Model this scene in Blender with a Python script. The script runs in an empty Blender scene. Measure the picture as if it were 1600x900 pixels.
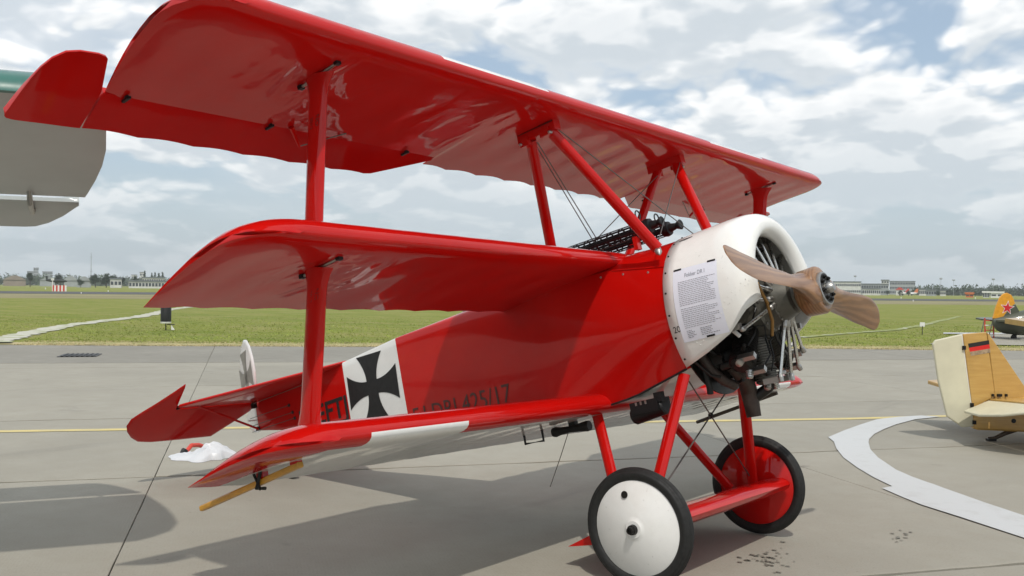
import bpy, bmesh, math, random
import numpy as np
from mathutils import Vector, Matrix, noise
random.seed(7); rng = np.random.default_rng(7)
rad = math.radians
S = bpy.context.scene
COL = S.collection

# ------------------------------------------------------------------ camera
CAM = np.array([2.85426, -5.72943, 1.70460]); YAW, PITCH, ROLL, FPX = 2.228614, 0.000888, 0.010722, 1535.603
fw = np.array([math.cos(YAW)*math.cos(PITCH), math.sin(YAW)*math.cos(PITCH), math.sin(PITCH)])
r0 = np.cross(fw, [0, 0, 1]); r0 /= np.linalg.norm(r0); u0 = np.cross(r0, fw)
rt = r0*math.cos(ROLL)+u0*math.sin(ROLL); up = -r0*math.sin(ROLL)+u0*math.cos(ROLL)
cd = bpy.data.cameras.new('camera'); cam = bpy.data.objects.new('camera', cd); COL.objects.link(cam)
cd.sensor_width = 36; cd.lens = 36*FPX/1600; cd.clip_end = 12000; cd.clip_start = .05
cam.matrix_world = Matrix(((rt[0], up[0], -fw[0], CAM[0]), (rt[1], up[1], -fw[1], CAM[1]), (rt[2], up[2], -fw[2], CAM[2]), (0, 0, 0, 1)))
S.camera = cam
S.render.resolution_x, S.render.resolution_y = 1024, 576

# ------------------------------------------------------------------ sky and sun
SUN_AZ, SUN_EL = rad(-46.5), rad(55.5)
sd = Vector((math.cos(SUN_AZ)*math.cos(SUN_EL), math.sin(SUN_AZ)*math.cos(SUN_EL), math.sin(SUN_EL)))
W = bpy.data.worlds.new('World'); S.world = W; W.use_nodes = True
wn = W.node_tree.nodes; wl = W.node_tree.links; wn.clear()
def WN(t, **k):
    n = wn.new(t)
    for a, b in k.items(): setattr(n, a, b)
    return n
def wmath(op, a, b=None, clamp=False):
    n = WN('ShaderNodeMath', operation=op, use_clamp=clamp)
    for i, v in enumerate((a, b)):
        if v is None: continue
        if isinstance(v, (int, float)): n.inputs[i].default_value = v
        else: wl.new(v, n.inputs[i])
    return n.outputs[0]
sky = WN('ShaderNodeTexSky', sky_type='NISHITA'); sky.sun_disc = False
sky.sun_elevation = SUN_EL; sky.sun_rotation = math.pi/2-SUN_AZ; sky.air_density = 1.0; sky.dust_density = 2.2; sky.ozone_density = 1.5
tc = WN('ShaderNodeTexCoord'); sep = WN('ShaderNodeSeparateXYZ'); wl.new(tc.outputs['Generated'], sep.inputs[0])
zz = wmath('ADD', wmath('MAXIMUM', sep.outputs[2], 0.0), 0.30)
def cloudcoord(off, k=1.):
    c = WN('ShaderNodeCombineXYZ')
    wl.new(wmath('ADD', wmath('MULTIPLY', wmath('DIVIDE', sep.outputs[0], zz), k), off[0]), c.inputs[0])
    wl.new(wmath('ADD', wmath('MULTIPLY', wmath('DIVIDE', sep.outputs[1], zz), k), off[1]), c.inputs[1])
    c.inputs[2].default_value = off[2]
    return c.outputs[0]
def wnoise(vec, sc, det, rough, dist=0.0):
    n = WN('ShaderNodeTexNoise', noise_dimensions='2D'); wl.new(vec, n.inputs['Vector'])
    n.inputs['Scale'].default_value = sc; n.inputs['Detail'].default_value = det; n.inputs['Roughness'].default_value = rough; n.inputs['Distortion'].default_value = dist
    return n.outputs['Fac']
CO = (2.6, 9.4, 5.3)
def warp(vec, sc, amt):
    n = WN('ShaderNodeTexNoise', noise_dimensions='2D'); wl.new(vec, n.inputs['Vector']); n.inputs['Scale'].default_value = sc; n.inputs['Detail'].default_value = 4
    a = WN('ShaderNodeVectorMath', operation='SUBTRACT'); wl.new(n.outputs['Color'], a.inputs[0]); a.inputs[1].default_value = (.5, .5, .5)
    b = WN('ShaderNodeVectorMath', operation='SCALE'); wl.new(a.outputs[0], b.inputs[0]); b.inputs['Scale'].default_value = amt
    c = WN('ShaderNodeVectorMath', operation='ADD'); wl.new(vec, c.inputs[0]); wl.new(b.outputs[0], c.inputs[1]); return c.outputs[0]
def wramp(v, a, b, c0=0., c1=1.):
    n = WN('ShaderNodeMapRange', interpolation_type='SMOOTHSTEP'); wl.new(v, n.inputs[0])
    for i, x in enumerate((a, b, c0, c1)): n.inputs[i+1].default_value = x
    return n.outputs[0]
def puffs(vec):
    """billowy cloud density: a soft field plus rounded cell billows at three sizes"""
    w_ = warp(vec, 3.0, .16); base = wnoise(w_, 1.5, 4, .5)
    tot = wmath('MULTIPLY', base, 1.0)
    for sc, amp in ((3.2, .26), (7.0, .15), (15., .085), (33., .045)):
        v = WN('ShaderNodeTexVoronoi', voronoi_dimensions='2D', feature='F1'); wl.new(w_, v.inputs['Vector']); v.inputs['Scale'].default_value = sc
        tot = wmath('ADD', tot, wmath('MULTIPLY', wmath('SUBTRACT', .45, v.outputs['Distance']), amp))
    return tot
v0 = cloudcoord(CO); v1 = cloudcoord(CO, .965)
f0 = puffs(v0); f1 = puffs(v1)
veil = wnoise(v0, .8, 5, .55)
cover = wmath('MAXIMUM', wramp(f0, .385, .52), wramp(veil, .42, .66, 0., .80))
lit = wramp(wmath('SUBTRACT', f0, f1), -.075, .095)
thick = wramp(f0, .42, .72)
bright = wmath('ADD', wmath('MULTIPLY', lit, .55), wmath('MULTIPLY', wmath('SUBTRACT', 1., thick), .40))
cc = WN('ShaderNodeMix', data_type='RGBA')
cc.inputs['A'].default_value = (6.1, 6.7, 7.2, 1); cc.inputs['B'].default_value = (10.6, 10.6, 10.5, 1); wl.new(wramp(bright, .16, 1.0), cc.inputs['Factor'])
m1 = WN('ShaderNodeMix', data_type='RGBA'); wl.new(cover, m1.inputs['Factor'])
skb = WN('ShaderNodeMix', data_type='RGBA'); skb.inputs['Factor'].default_value = .35
wl.new(sky.outputs[0], skb.inputs['A']); skb.inputs['B'].default_value = (6.6, 8.2, 9.6, 1)
wl.new(skb.outputs['Result'], m1.inputs['A']); wl.new(cc.outputs['Result'], m1.inputs['B'])
# pale haze veil low over the horizon
m2 = WN('ShaderNodeMix', data_type='RGBA'); wl.new(wramp(sep.outputs[2], 0.0, .19, .80, 0.), m2.inputs['Factor'])
wl.new(m1.outputs['Result'], m2.inputs['A']); m2.inputs['B'].default_value = (5.55, 6.45, 6.95, 1)
bg = WN('ShaderNodeBackground'); bg.inputs[1].default_value = .1; wl.new(m2.outputs['Result'], bg.inputs[0])
W.cycles.sampling_method = 'MANUAL'; W.cycles.sample_map_resolution = 256
wo = WN('ShaderNodeOutputWorld'); wl.new(bg.outputs[0], wo.inputs[0])
ld = bpy.data.lights.new('sun', 'SUN'); ld.energy = 2.2; ld.angle = rad(.9); ld.color = (1, .95, .87)
sun = bpy.data.objects.new('sun', ld); COL.objects.link(sun); sun.location = (10, -10, 20)
sun.rotation_euler = sd.to_track_quat('Z', 'Y').to_euler()
vs = S.view_settings; vs.view_transform = 'Standard'; vs.look = 'None'; vs.exposure = .13; vs.gamma = 1; vs.use_curve_mapping = False
S.render.engine = 'CYCLES'; S.cycles.max_bounces = 6; S.cycles.sample_clamp_indirect = 6

# ------------------------------------------------------------------ pixel -> place helpers
def ray(px):
    v = fw+rt*(px[0]-800)/FPX-up*(px[1]-450)/FPX
    return v/np.linalg.norm(v)
def gnd(px, z=0.):
    v = ray(px); return CAM+v*(z-CAM[2])/v[2]
def far(px, d):                      # ground point d metres away in the direction of column px
    v = ray((px, 450)); h = v[:2]/np.linalg.norm(v[:2]); return np.array([CAM[0]+h[0]*d, CAM[1]+h[1]*d, 0.])

# ------------------------------------------------------------------ materials
MATS = {}
class MB:
    def __init__(s, name):
        s.m = bpy.data.materials.new(name); s.m.use_nodes = True; s.nt = s.m.node_tree; s.n = s.nt.nodes; s.l = s.nt.links
        s.b = s.n['Principled BSDF']; MATS[name] = s.m
    def node(s, t, **k):
        n = s.n.new(t)
        for a, b in k.items(): setattr(n, a, b)
        return n
    def link(s, a, b): s.l.new(a, b)
    def set(s, **k):
        for a, v in k.items():
            s.b.inputs[a.replace('_', ' ')].default_value = v if not isinstance(v, tuple) or len(v) == 4 else (*v, 1)
        return s
    def noise(s, sc, det=5, rough=.55, co='Object', scale=None, dist=0.):
        t = s.node('ShaderNodeTexCoord'); n = s.node('ShaderNodeTexNoise')
        src = t.outputs[co]
        if scale:
            mp = s.node('ShaderNodeMapping'); s.link(src, mp.inputs[0]); mp.inputs['Scale'].default_value = scale; src = mp.outputs[0]
        s.link(src, n.inputs['Vector']); n.inputs['Scale'].default_value = sc; n.inputs['Detail'].default_value = det; n.inputs['Roughness'].default_value = rough; n.inputs['Distortion'].default_value = dist
        return n.outputs['Fac']
    def ramp(s, v, a, b, c0=0., c1=1.):
        n = s.node('ShaderNodeMapRange'); s.link(v, n.inputs[0])
        for i, x in enumerate((a, b, c0, c1)): n.inputs[i+1].default_value = x
        return n.outputs[0]
    def mix(s, f, a, b, mode='MIX'):
        n = s.node('ShaderNodeMix', data_type='RGBA', blend_type=mode)
        for k, v in (('Factor', f), ('A', a), ('B', b)):
            if isinstance(v, (int, float)): n.inputs[k].default_value = v
            elif isinstance(v, tuple): n.inputs[k].default_value = (*v, 1)
            else: s.link(v, n.inputs[k])
        return n.outputs['Result']
    def math(s, op, a, b):
        n = s.node('ShaderNodeMath', operation=op)
        for i, v in enumerate((a, b)):
            if isinstance(v, (int, float)): n.inputs[i].default_value = v
            else: s.link(v, n.inputs[i])
        return n.outputs[0]
    def bump(s, h, st=.3, d=.01):
        n = s.node('ShaderNodeBump'); n.inputs['Strength'].default_value = st; n.inputs['Distance'].default_value = d; s.link(h, n.inputs['Height']); s.link(n.outputs[0], s.b.inputs['Normal']); return n.outputs[0]
    def color(s, c): s.link(c, s.b.inputs['Base Color'])
    def rough(s, c): s.link(c, s.b.inputs['Roughness'])

def simple(name, col, rough=.5, metal=0., coat=0., var=.12, sc=8., bump=0.):
    m = MB(name); n = m.noise(sc)
    m.color(m.mix(m.ramp(n, .3, .7), tuple(c*(1-var) for c in col), tuple(min(1, c*(1+var)) for c in col)))
    m.set(Metallic=metal, Coat_Weight=coat, Coat_Roughness=.06)
    m.rough(m.ramp(m.noise(sc*3), .3, .7, rough*.85, min(1, rough*1.15)))
    if bump: m.bump(m.noise(sc*6), bump, .004)
    return m.m

def gloss_paint(name, c0, c1, wrinkles=(), fabric=True, dust=.35, grime=0.):
    m = MB(name)
    n = m.noise(1.3, 7, .62); base = m.mix(m.ramp(n, .3, .7), tuple(x*.93 for x in c0), tuple(x*1.05 for x in c1))
    dn = m.ramp(m.noise(9., 8, .7), .52, .75, 0, dust*.05)
    base = m.mix(dn, base, (.30, .20, .16))
    if grime:
        gn = m.ramp(m.noise(2.3, 9, .68, dist=.6), .50, .72, 0, grime); base = m.mix(gn, base, (.40, .37, .30))
        sp_ = m.ramp(m.noise(38., 4, .6), .66, .74, 0, grime*2.2); base = m.mix(sp_, base, (.16, .14, .11))
    m.color(base); m.set(Roughness=.5, Coat_Weight=.85, Coat_Roughness=.03, Coat_IOR=1.45); m.b.inputs['Specular IOR Level'].default_value = .05
    h = m.noise(.9, 1, .4)
    hh = m.math('MULTIPLY', h, .25 if fabric else .1)
    for (p, rr, amp) in wrinkles:
        t = m.node('ShaderNodeTexCoord'); d = m.node('ShaderNodeVectorMath', operation='DISTANCE'); m.link(t.outputs['Object'], d.inputs[0]); d.inputs[1].default_value = p
        mask = m.ramp(d.outputs['Value'], rr*.15, rr, 1., 0.); mask.node.interpolation_type = 'SMOOTHSTEP'
        w = m.noise(2.5, 1.6, .45, scale=(1.0, 1.7, 1.), dist=1.1)
        hh = m.math('ADD', hh, m.math('MULTIPLY', m.math('MULTIPLY', w, mask), amp))
    m.link(m.ramp(m.noise(3.1, 6, .65), .38, .72, .018, .085), m.b.inputs['Coat Roughness'])
    bmp = m.bump(hh, .55, .05)
    m.link(bmp, m.b.inputs['Coat Normal'])
    return m.m

RED0, RED1 = (.47, .0025, .0012), (.53, .004, .002)
red_wing = gloss_paint('red_dope_fabric', RED0, RED1, wrinkles=[((-.25, -2.56, 2.45), .62, .75), ((-.5, -2.45, 1.55), .55, .65), ((-.35, -1.5, 2.45), .7, .30)])
red_body = gloss_paint('red_gloss_paint', RED0, RED1, fabric=True)
red_tube = gloss_paint('red_strut_paint', RED0, RED1, fabric=False)
white_paint = gloss_paint('white_gloss_paint', (.76, .755, .73), (.82, .815, .79), fabric=False, dust=.5, grime=.14)
cream_cowl = gloss_paint('cream_cowl_paint', (.80, .795, .755), (.86, .855, .82), fabric=False, dust=.6, grime=.12)
pale_under = gloss_paint('pale_underside_dope', (.56, .57, .55), (.64, .65, .62), fabric=True, dust=.5, grime=.12)
black_paint = simple('black_paint', (.006, .006, .0065), .55, coat=.1)
letter_black = simple('faded_black_lettering', (.07, .008, .006), .4, coat=.4)
sheen_cross = simple('sky_sheen_grey_cross', (.27, .26, .225), .55, sc=6, var=.25)  # black gloss cross; the grey stands in for sky reflected off it
steel = simple('worn_steel', (.42, .41, .39), .38, metal=1., sc=30)
bright_steel = simple('bright_rod_steel', (.62, .62, .60), .28, metal=1., sc=30)
dark_metal = simple('oily_and_shade_dark_metal', (.022, .020, .018), .42, metal=.6, sc=25, bump=.2)
gun_metal = simple('blackened_gun_metal', (.007, .007, .008), .45, metal=.3, sc=25)
crank_metal = simple('cast_grey_crankcase', (.105, .10, .085), .45, metal=.55, sc=18, bump=.25)
finned_metal = simple('sooty_cylinder_fins', (.15, .14, .12), .45, metal=.8, sc=40)
brass = simple('tarnished_copper_pipe', (.30, .17, .06), .4, metal=.8, sc=30)
rusty_pipe = simple('rust_brown_exhaust', (.055, .038, .03), .6, metal=.4, sc=14, var=.4)
rubber = simple('black_tyre_rubber', (.009, .009, .0085), .7, sc=12, var=.3, bump=.15)
wire_mat = simple('bracing_wire', (.16, .15, .14), .4, metal=.8)
paper_mat = simple('white_paper', (.74, .76, .84), .6, var=.02)
ink = simple('printed_ink', (.22, .22, .25), .7)
skid_wood = simple('ochre_varnished_skid', (.55, .27, .025), .4, coat=.5, sc=10, var=.2)
dark_wood = simple('dark_ash_skid', (.05, .032, .018), .5, coat=.2, sc=10, var=.3)
leather = simple('grey_cockpit_leather', (.42, .45, .42), .6, sc=20)
glass = MB('windscreen_glass').set(Base_Color=(.85, .9, .88), Roughness=.05, Transmission_Weight=.9, IOR=1.3).m

def make_prop_wood():
    m = MB('laminated_propeller_wood')
    t = m.node('ShaderNodeTexCoord'); w = m.node('ShaderNodeTexWave', wave_type='BANDS', bands_direction='X'); mp = m.node('ShaderNodeMapping'); m.link(t.outputs['Object'], mp.inputs[0]); mp.inputs['Scale'].default_value = (1, .12, .5)
    m.link(mp.outputs[0], w.inputs['Vector']); w.inputs['Scale'].default_value = 16; w.inputs['Distortion'].default_value = 5; w.inputs['Detail'].default_value = 3
    g = m.noise(26, 6, .6, scale=(1, .09, 1))
    c = m.mix(m.ramp(w.outputs['Fac'], .2, .8), (.215, .098, .036), (.32, .160, .066))
    c = m.mix(m.ramp(g, .35, .7, 0., .6), c, (.13, .058, .024))
    m.color(c); m.set(Roughness=.42, Coat_Weight=.45, Coat_Roughness=.16); m.bump(g, .12, .004)
    return m.m
prop_wood = make_prop_wood()

def make_ply(name, a, b):
    m = MB(name); g = m.noise(6, 7, .6, scale=(.5, 2.4, 5)); k = m.noise(2.1, 4)
    c = m.mix(m.ramp(g, .35, .7), a, b); c = m.mix(m.ramp(k, .55, .75, 0, .45), c, tuple(x*.55 for x in a))
    m.color(c); m.set(Roughness=.38, Coat_Weight=.5, Coat_Roughness=.12); return m.m
ply = make_ply('amber_varnished_plywood', (.46, .265, .065), (.54, .335, .095))
cream_fabric = simple('cream_doped_fabric', (.60, .57, .42), .5, sc=4, var=.07, coat=.15)

def make_concrete(name, base, stain):
    m = MB(name)
    info = m.node('ShaderNodeObjectInfo')
    geo = m.node('ShaderNodeNewGeometry')
    def pn(sc, det, ro, scale=(1, 1, 1), dist=0.):
        mp = m.node('ShaderNodeMapping'); m.link(geo.outputs['Position'], mp.inputs[0]); mp.inputs['Scale'].default_value = scale
        n = m.node('ShaderNodeTexNoise'); m.link(mp.outputs[0], n.inputs['Vector']); n.inputs['Scale'].default_value = sc; n.inputs['Detail'].default_value = det; n.inputs['Roughness'].default_value = ro; n.inputs['Distortion'].default_value = dist
        return n.outputs['Fac']
    lo = pn(.45, 6, .6, dist=.4); mid = pn(3.1, 7, .65); fine = pn(55, 4, .7); fin2 = pn(140, 2, .6)
    c = m.mix(m.ramp(lo, .3, .72), tuple(x*.83 for x in base), tuple(x*1.10 for x in base))
    c = m.mix(m.ramp(mid, .36, .70, 0., .55), c, stain)
    c = m.mix(m.ramp(fine, .54, .70, 0., .42), c, tuple(x*.55 for x in base))
    c = m.mix(m.ramp(fin2, .58, .75, 0., .25), c, tuple(min(1, x*1.45) for x in base))
    v = m.ramp(info.outputs['Random'], 0, 1, .93, 1.06)
    vc = m.node('ShaderNodeCombineColor')
    for i in range(3): m.link(v, vc.inputs[i])
    c = m.mix(1., c, vc.outputs[0], 'MULTIPLY')
    # oil and rubber marks with a shape of their own
    st = pn(.9, 3, .5, (1, 1, 1), 1.5); c = m.mix(m.ramp(st, .70, .80, 0., .35), c, (.10, .095, .085))
    tm = pn(1.5, 4, .55, (.9, .12, 1), .2); c = m.mix(m.ramp(tm, .62, .72, 0., .30), c, (.15, .14, .12))
    sp2 = pn(19, 3, .55); c = m.mix(m.ramp(sp2, .70, .76, 0., .5), c, (.13, .115, .09))
    # fine brushed grooves across the slab
    wv = m.node('ShaderNodeTexWave', bands_direction='X'); mp = m.node('ShaderNodeMapping'); m.link(geo.outputs['Position'], mp.inputs[0]); mp.inputs['Rotation'].default_value = (0, 0, rad(-53)); m.link(mp.outputs[0], wv.inputs['Vector']); wv.inputs['Scale'].default_value = 14; wv.inputs['Distortion'].default_value = 1.5; wv.inputs['Detail'].default_value = 2
    c = m.mix(m.math('MULTIPLY', m.ramp(wv.outputs['Fac'], .0, 1., .0, .10), m.ramp(lo, .4, .6)), c, tuple(x*.6 for x in base))
    m.color(c); m.set(Roughness=.82)
    hb = m.math('ADD', fine, m.math('MULTIPLY', wv.outputs['Fac'], .15)); m.bump(hb, .22, .006)
    return m.m
concrete = make_concrete('weathered_concrete', (.328, .309, .258), (.268, .246, .196))
asphalt_strip = make_concrete('grey_shoulder_concrete', (.275, .26, .222), (.20, .186, .155))
joint_mat = simple('dark_joint_filler', (.085, .08, .065), .9, sc=3, var=.5)
arc_paint = MB('worn_pale_grey_paint'); _n = arc_paint.noise(5, 8, .65); arc_paint.color(arc_paint.mix(arc_paint.ramp(_n, .52, .74, 0, .35), (.52, .53, .53), (.36, .35, .32))); arc_paint.set(Roughness=.7); arc_paint.bump(arc_paint.noise(60), .15, .004); arc_paint = arc_paint.m
yellow_paint = MB('faded_yellow_paint'); _n = yellow_paint.noise(4, 9, .7); yellow_paint.color(yellow_paint.mix(yellow_paint.ramp(_n, .42, .72, 0, .75), (.60, .49, .20), (.40, .37, .28))); yellow_paint.set(Roughness=.75); yellow_paint = yellow_paint.m
asphalt = simple('far_runway_asphalt', (.075, .077, .078), .9, sc=.05)
def broken_chalk(name, lo_, hi_):
    m = MB(name); n = m.noise(1.6, 7, .7); m.color(m.mix(m.ramp(n, lo_, hi_), (.50, .49, .42), (.22, .255, .065))); m.set(Roughness=.95); m.bump(m.noise(20), .4, .02); return m.m
chalk = broken_chalk('white_gravel_edge', .48, .66); faint_chalk = broken_chalk('faint_chalk_on_grass', .36, .50)
dry_mat = MB('dry_trampled_verge'); dry_mat.color(dry_mat.mix(dry_mat.ramp(dry_mat.noise(1.4, 7, .7), .35, .65), (.43, .36, .20), (.27, .27, .10))); dry_mat.set(Roughness=.95); dry_mat.bump(dry_mat.noise(18), .6, .03); dry_mat = dry_mat.m
verge_mat = simple('brownish_runway_verge', (.23, .205, .095), .95, sc=.06, var=.2)
wet = simple('oil_drop_stain', (.135, .125, .10), .7, sc=60, var=.4)
def make_grass(name, a, b, dry):
    m = MB(name)
    geo = m.node('ShaderNodeNewGeometry')
    def pn(sc, det, ro, rot=0., scale=(1, 1, 1)):
        mp = m.node('ShaderNodeMapping'); m.link(geo.outputs['Position'], mp.inputs[0]); mp.inputs['Scale'].default_value = scale; mp.inputs['Rotation'].default_value = (0, 0, rot)
        n = m.node('ShaderNodeTexNoise'); m.link(mp.outputs[0], n.inputs['Vector']); n.inputs['Scale'].default_value = sc; n.inputs['Detail'].default_value = det; n.inputs['Roughness'].default_value = ro
        return n.outputs['Fac']
    lo = pn(.30, 5, .6, rad(-42), (.10, 1.0, 1)); md = pn(.55, 6, .65, rad(-42), (.5, 1.2, 1)); hi = pn(7, 5, .7)
    c = m.mix(m.ramp(lo, .35, .65), a, b); c = m.mix(m.ramp(md, .40, .66, 0., .75), c, dry); c = m.mix(m.ramp(hi, .35, .75, 0., .5), c, tuple(x*.55 for x in a))
    m.color(c); m.set(Roughness=.9); m.b.inputs['Specular IOR Level'].default_value = .15
    m.bump(m.math('ADD', hi, md), .8, .12); return m.m
grass_mat = make_grass('mown_grass', (.178, .230, .036), (.248, .270, .056), (.35, .31, .125))
blade_mat = simple('grass_blades', (.255, .30, .058), .85, sc=.35, var=.28)
straw_mat = simple('dry_straw_blades', (.50, .42, .23), .85, sc=2, var=.3)
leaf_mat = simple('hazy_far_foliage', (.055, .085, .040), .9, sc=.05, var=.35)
leaf_dark = simple('dark_tree_foliage', (.030, .055, .022), .9, sc=.3, var=.35)
bark = simple('tree_bark', (.07, .055, .04), .9)
bw = simple('white_render_wall', (.62, .62, .60), .7, sc=.4); bgry = simple('grey_cladding', (.33, .35, .36), .6, sc=.3); broof = simple('dark_flat_roof', (.14, .155, .17), .7, sc=.3); bbrown = simple('brown_tin_roof', (.27, .22, .18), .7, sc=.2); bwin = simple('dark_window_glass', (.05, .06, .07), .15); bred = simple('red_sign_panel', (.55, .05, .03), .5); borange = simple('orange_panel', (.60, .16, .04), .5)
olive = simple('dark_olive_paint', (.062, .070, .045), .45, sc=2, var=.15, coat=.3); under_gr = simple('matt_dark_green_paint', (.040, .046, .036), .5, sc=2); tail_yellow = simple('orange_yellow_paint', (.68, .30, .008), .45, coat=.4); star_red = simple('star_red_paint', (.55, .012, .02), .45); plain_white = simple('plain_white_paint', (.75, .75, .73), .5)
silver_under = simple('grey_dope_underside', (.42, .46, .455), .45, sc=1.3, var=.08, coat=.25); teal = simple('green_leading_edge_paint', (.012, .13, .10), .35, coat=.6)
flag_black = simple('flag_black', (.012, .011, .01), .5); flag_red = simple('flag_red', (.62, .012, .010), .5); flag_gold = simple('faded_flag_gold', (.33, .24, .15), .6, sc=20, var=.4)
bag_mat = MB('white_plastic_bag'); bag_mat.set(Base_Color=(.62, .63, .65), Roughness=.35, Subsurface_Weight=.3); bag_mat.b.inputs['Subsurface Radius'].default_value = (.05, .05, .05); bag_mat = bag_mat.m
heli_mat = simple('distant_dark_green', (.025, .032, .028), .6)

# ------------------------------------------------------------------ mesh helpers
def link(o, parent=None):
    COL.objects.link(o)
    if parent is not None: o.parent = parent
    return o
def mesh(name, v, f, mat, parent=None, smooth=False, mi=None, sharp=None):
    me = bpy.data.meshes.new(name); me.from_pydata([tuple(map(float, p)) for p in v], [], [tuple(q) for q in f])
    for m in (mat if isinstance(mat, (list, tuple)) else [mat]): me.materials.append(m)
    if mi is not None: me.polygons.foreach_set('material_index', np.array(mi, dtype=np.int32))
    bm = bmesh.new(); bm.from_mesh(me); bmesh.ops.remove_doubles(bm, verts=bm.verts, dist=1e-6); bmesh.ops.recalc_face_normals(bm, faces=bm.faces); bm.to_mesh(me); bm.free()
    if smooth:
        me.polygons.foreach_set('use_smooth', np.ones(len(me.polygons), dtype=bool))
        me.set_sharp_from_angle(angle=rad(sharp if sharp else 40))
    me.update()
    return link(bpy.data.objects.new(name, me), parent)
class G:
    def __init__(s): s.v = []; s.f = []; s.mi = []
    def add(s, v, f, m=0):
        k = len(s.v); s.v += [tuple(p) for p in v]; s.f += [tuple(i+k for i in q) for q in f]; s.mi += [m]*len(f); return s
    def box(s, c, d, R=None, m=0):
        c = np.array(c, float); d = np.array(d, float)/2; R = np.eye(3) if R is None else np.array(R)
        v = [c+R@(d*np.array(q)) for q in ((-1, -1, -1), (1, -1, -1), (1, 1, -1), (-1, 1, -1), (-1, -1, 1), (1, -1, 1), (1, 1, 1), (-1, 1, 1))]
        return s.add(v, [(0, 3, 2, 1), (4, 5, 6, 7), (0, 1, 5, 4), (1, 2, 6, 5), (2, 3, 7, 6), (3, 0, 4, 7)], m)
    def loft(s, rings, caps=True, m=0, closed=True):
        n = len(rings[0]); v = [p for r in rings for p in r]; f = []
        for i in range(len(rings)-1):
            for j in range(n if closed else n-1):
                a = i*n+j; b = i*n+(j+1) % n; f.append((a, b, b+n, a+n))
        if caps and closed: f.append(tuple(range(n))[::-1]); f.append(tuple(range((len(rings)-1)*n, len(rings)*n)))
        return s.add(v, f, m)
    def tube(s, pts, r, n=10, caps=True, m=0):
        pts = [np.array(p, float) for p in pts]; rs = r if isinstance(r, (list, tuple)) else [r]*len(pts); rings = []
        t0 = pts[1]-pts[0]; ref = np.array([0, 0, 1.]) if abs(t0[2]) < .9*np.linalg.norm(t0) else np.array([1., 0, 0])
        for i, p in enumerate(pts):
            t = pts[min(i+1, len(pts)-1)]-pts[max(i-1, 0)]; t /= np.linalg.norm(t)
            a = np.cross(ref, t); a /= np.linalg.norm(a); b = np.cross(t, a)
            rings.append([p+rs[i]*(a*math.cos(2*math.pi*k/n)+b*math.sin(2*math.pi*k/n)) for k in range(n)])
        return s.loft(rings, caps, m)
    def lathe(s, prof, o=(0, 0, 0), ax=(1, 0, 0), n=32, m=0, caps=True, closed=False):
        o = np.array(o, float); ax = np.array(ax, float); ax /= np.linalg.norm(ax)
        ref = np.array([0, 0, 1.]) if abs(ax[2]) < .9 else np.array([1., 0, 0]); a = np.cross(ref, ax); a /= np.linalg.norm(a); b = np.cross(ax, a)
        rings = [[o+ax*x+max(r, 1e-4)*(a*math.cos(2*math.pi*k/n)+b*math.sin(2*math.pi*k/n)) for k in range(n)] for x, r in prof]
        if closed: rings.append(rings[0])
        return s.loft(rings, caps and not closed, m)
    def obj(s, name, mat, parent=None, smooth=False, sharp=None): return mesh(name, s.v, s.f, mat, parent, smooth, s.mi, sharp)
def empty(name, loc=(0, 0, 0), rz=0.):
    o = bpy.data.objects.new(name, None); o.empty_display_size = .3; COL.objects.link(o); o.location = loc; o.rotation_euler = (0, 0, rz); return o
def tag(o, label=None, cat=None, group=None, kind=None):
    if label: o['label'] = label
    if cat: o['category'] = cat
    if group: o['group'] = group
    if kind: o['kind'] = kind
    return o
def text_geo(body, size, fn, bold=0.0):
    """built-in font outlines; fn maps (x, y) on the text plane to a 3-D point"""
    cu = bpy.data.curves.new('t', 'FONT'); cu.body = body; cu.size = size; cu.resolution_u = 3; cu.offset = bold
    ob = bpy.data.objects.new('t', cu); COL.objects.link(ob)
    me = ob.to_mesh(); v = [fn(p.co.x, p.co.y) for p in me.vertices]; f = [tuple(p.vertices) for p in me.polygons]; ob.to_mesh_clear()
    bpy.data.objects.remove(ob); bpy.data.curves.remove(cu); return v, f
def prism(pts, n, th):
    """flat outline pts (3-D, planar) thickened by th along n"""
    pts = [np.array(p, float) for p in pts]; n = np.array(n, float)*th/2; k = len(pts)
    v = [p+n for p in pts]+[p-n for p in pts]
    return v, [tuple(range(k)), tuple(range(2*k-1, k-1, -1))]+[(i, i+k, (i+1) % k+k, (i+1) % k) for i in range(k)]

# ================================================================== GROUND
E53 = np.array([math.cos(rad(53)), math.sin(rad(53))]); N53 = np.array([-E53[1], E53[0]])
def ap(a, p, z=0.): q = E53*a+N53*p; return (q[0], q[1], z)
# one sheet of grass to the horizon, with the apron cut out along the traced grass edge
EDGE = [(-60, 33.5), (-9.33, 24.25), (-3.87, 23.19), (14.3, 20.32), (17.22, 19.42), (60, 10.5)]
def edge_p(a): return float(np.interp(a, [e[0] for e in EDGE], [e[1] for e in EDGE]))
mesh('ground', [(-2600, -2600, -.06), (2600, -2600, -.06), (2600, 2600, -.06), (-2600, 2600, -.06)], [(0, 1, 2, 3)], joint_mat)['kind'] = 'structure'
av = np.concatenate([np.linspace(-60, 60, 161)]); g_ = G()
jit = [random.uniform(.02, .16) for _ in av]
near = [ap(a, edge_p(a)+j, .016) for a, j in zip(av, jit)]; mid_ = [ap(a, edge_p(a)+1.2, .05) for a in av]; far_ = [ap(a*1.0, 60, .06) for a in av]
n_ = len(av); g_.add(near+mid_+far_, [(i, i+1, n_+i+1, n_+i) for i in range(n_-1)]+[(n_+i, n_+i+1, 2*n_+i+1, 2*n_+i) for i in range(n_-1)])
g_.add([ap(-2000, 60, .06), ap(2000, 60, .06), ap(2000, 2600, .06), ap(-2000, 2600, .06)], [(0, 1, 2, 3)])
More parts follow.
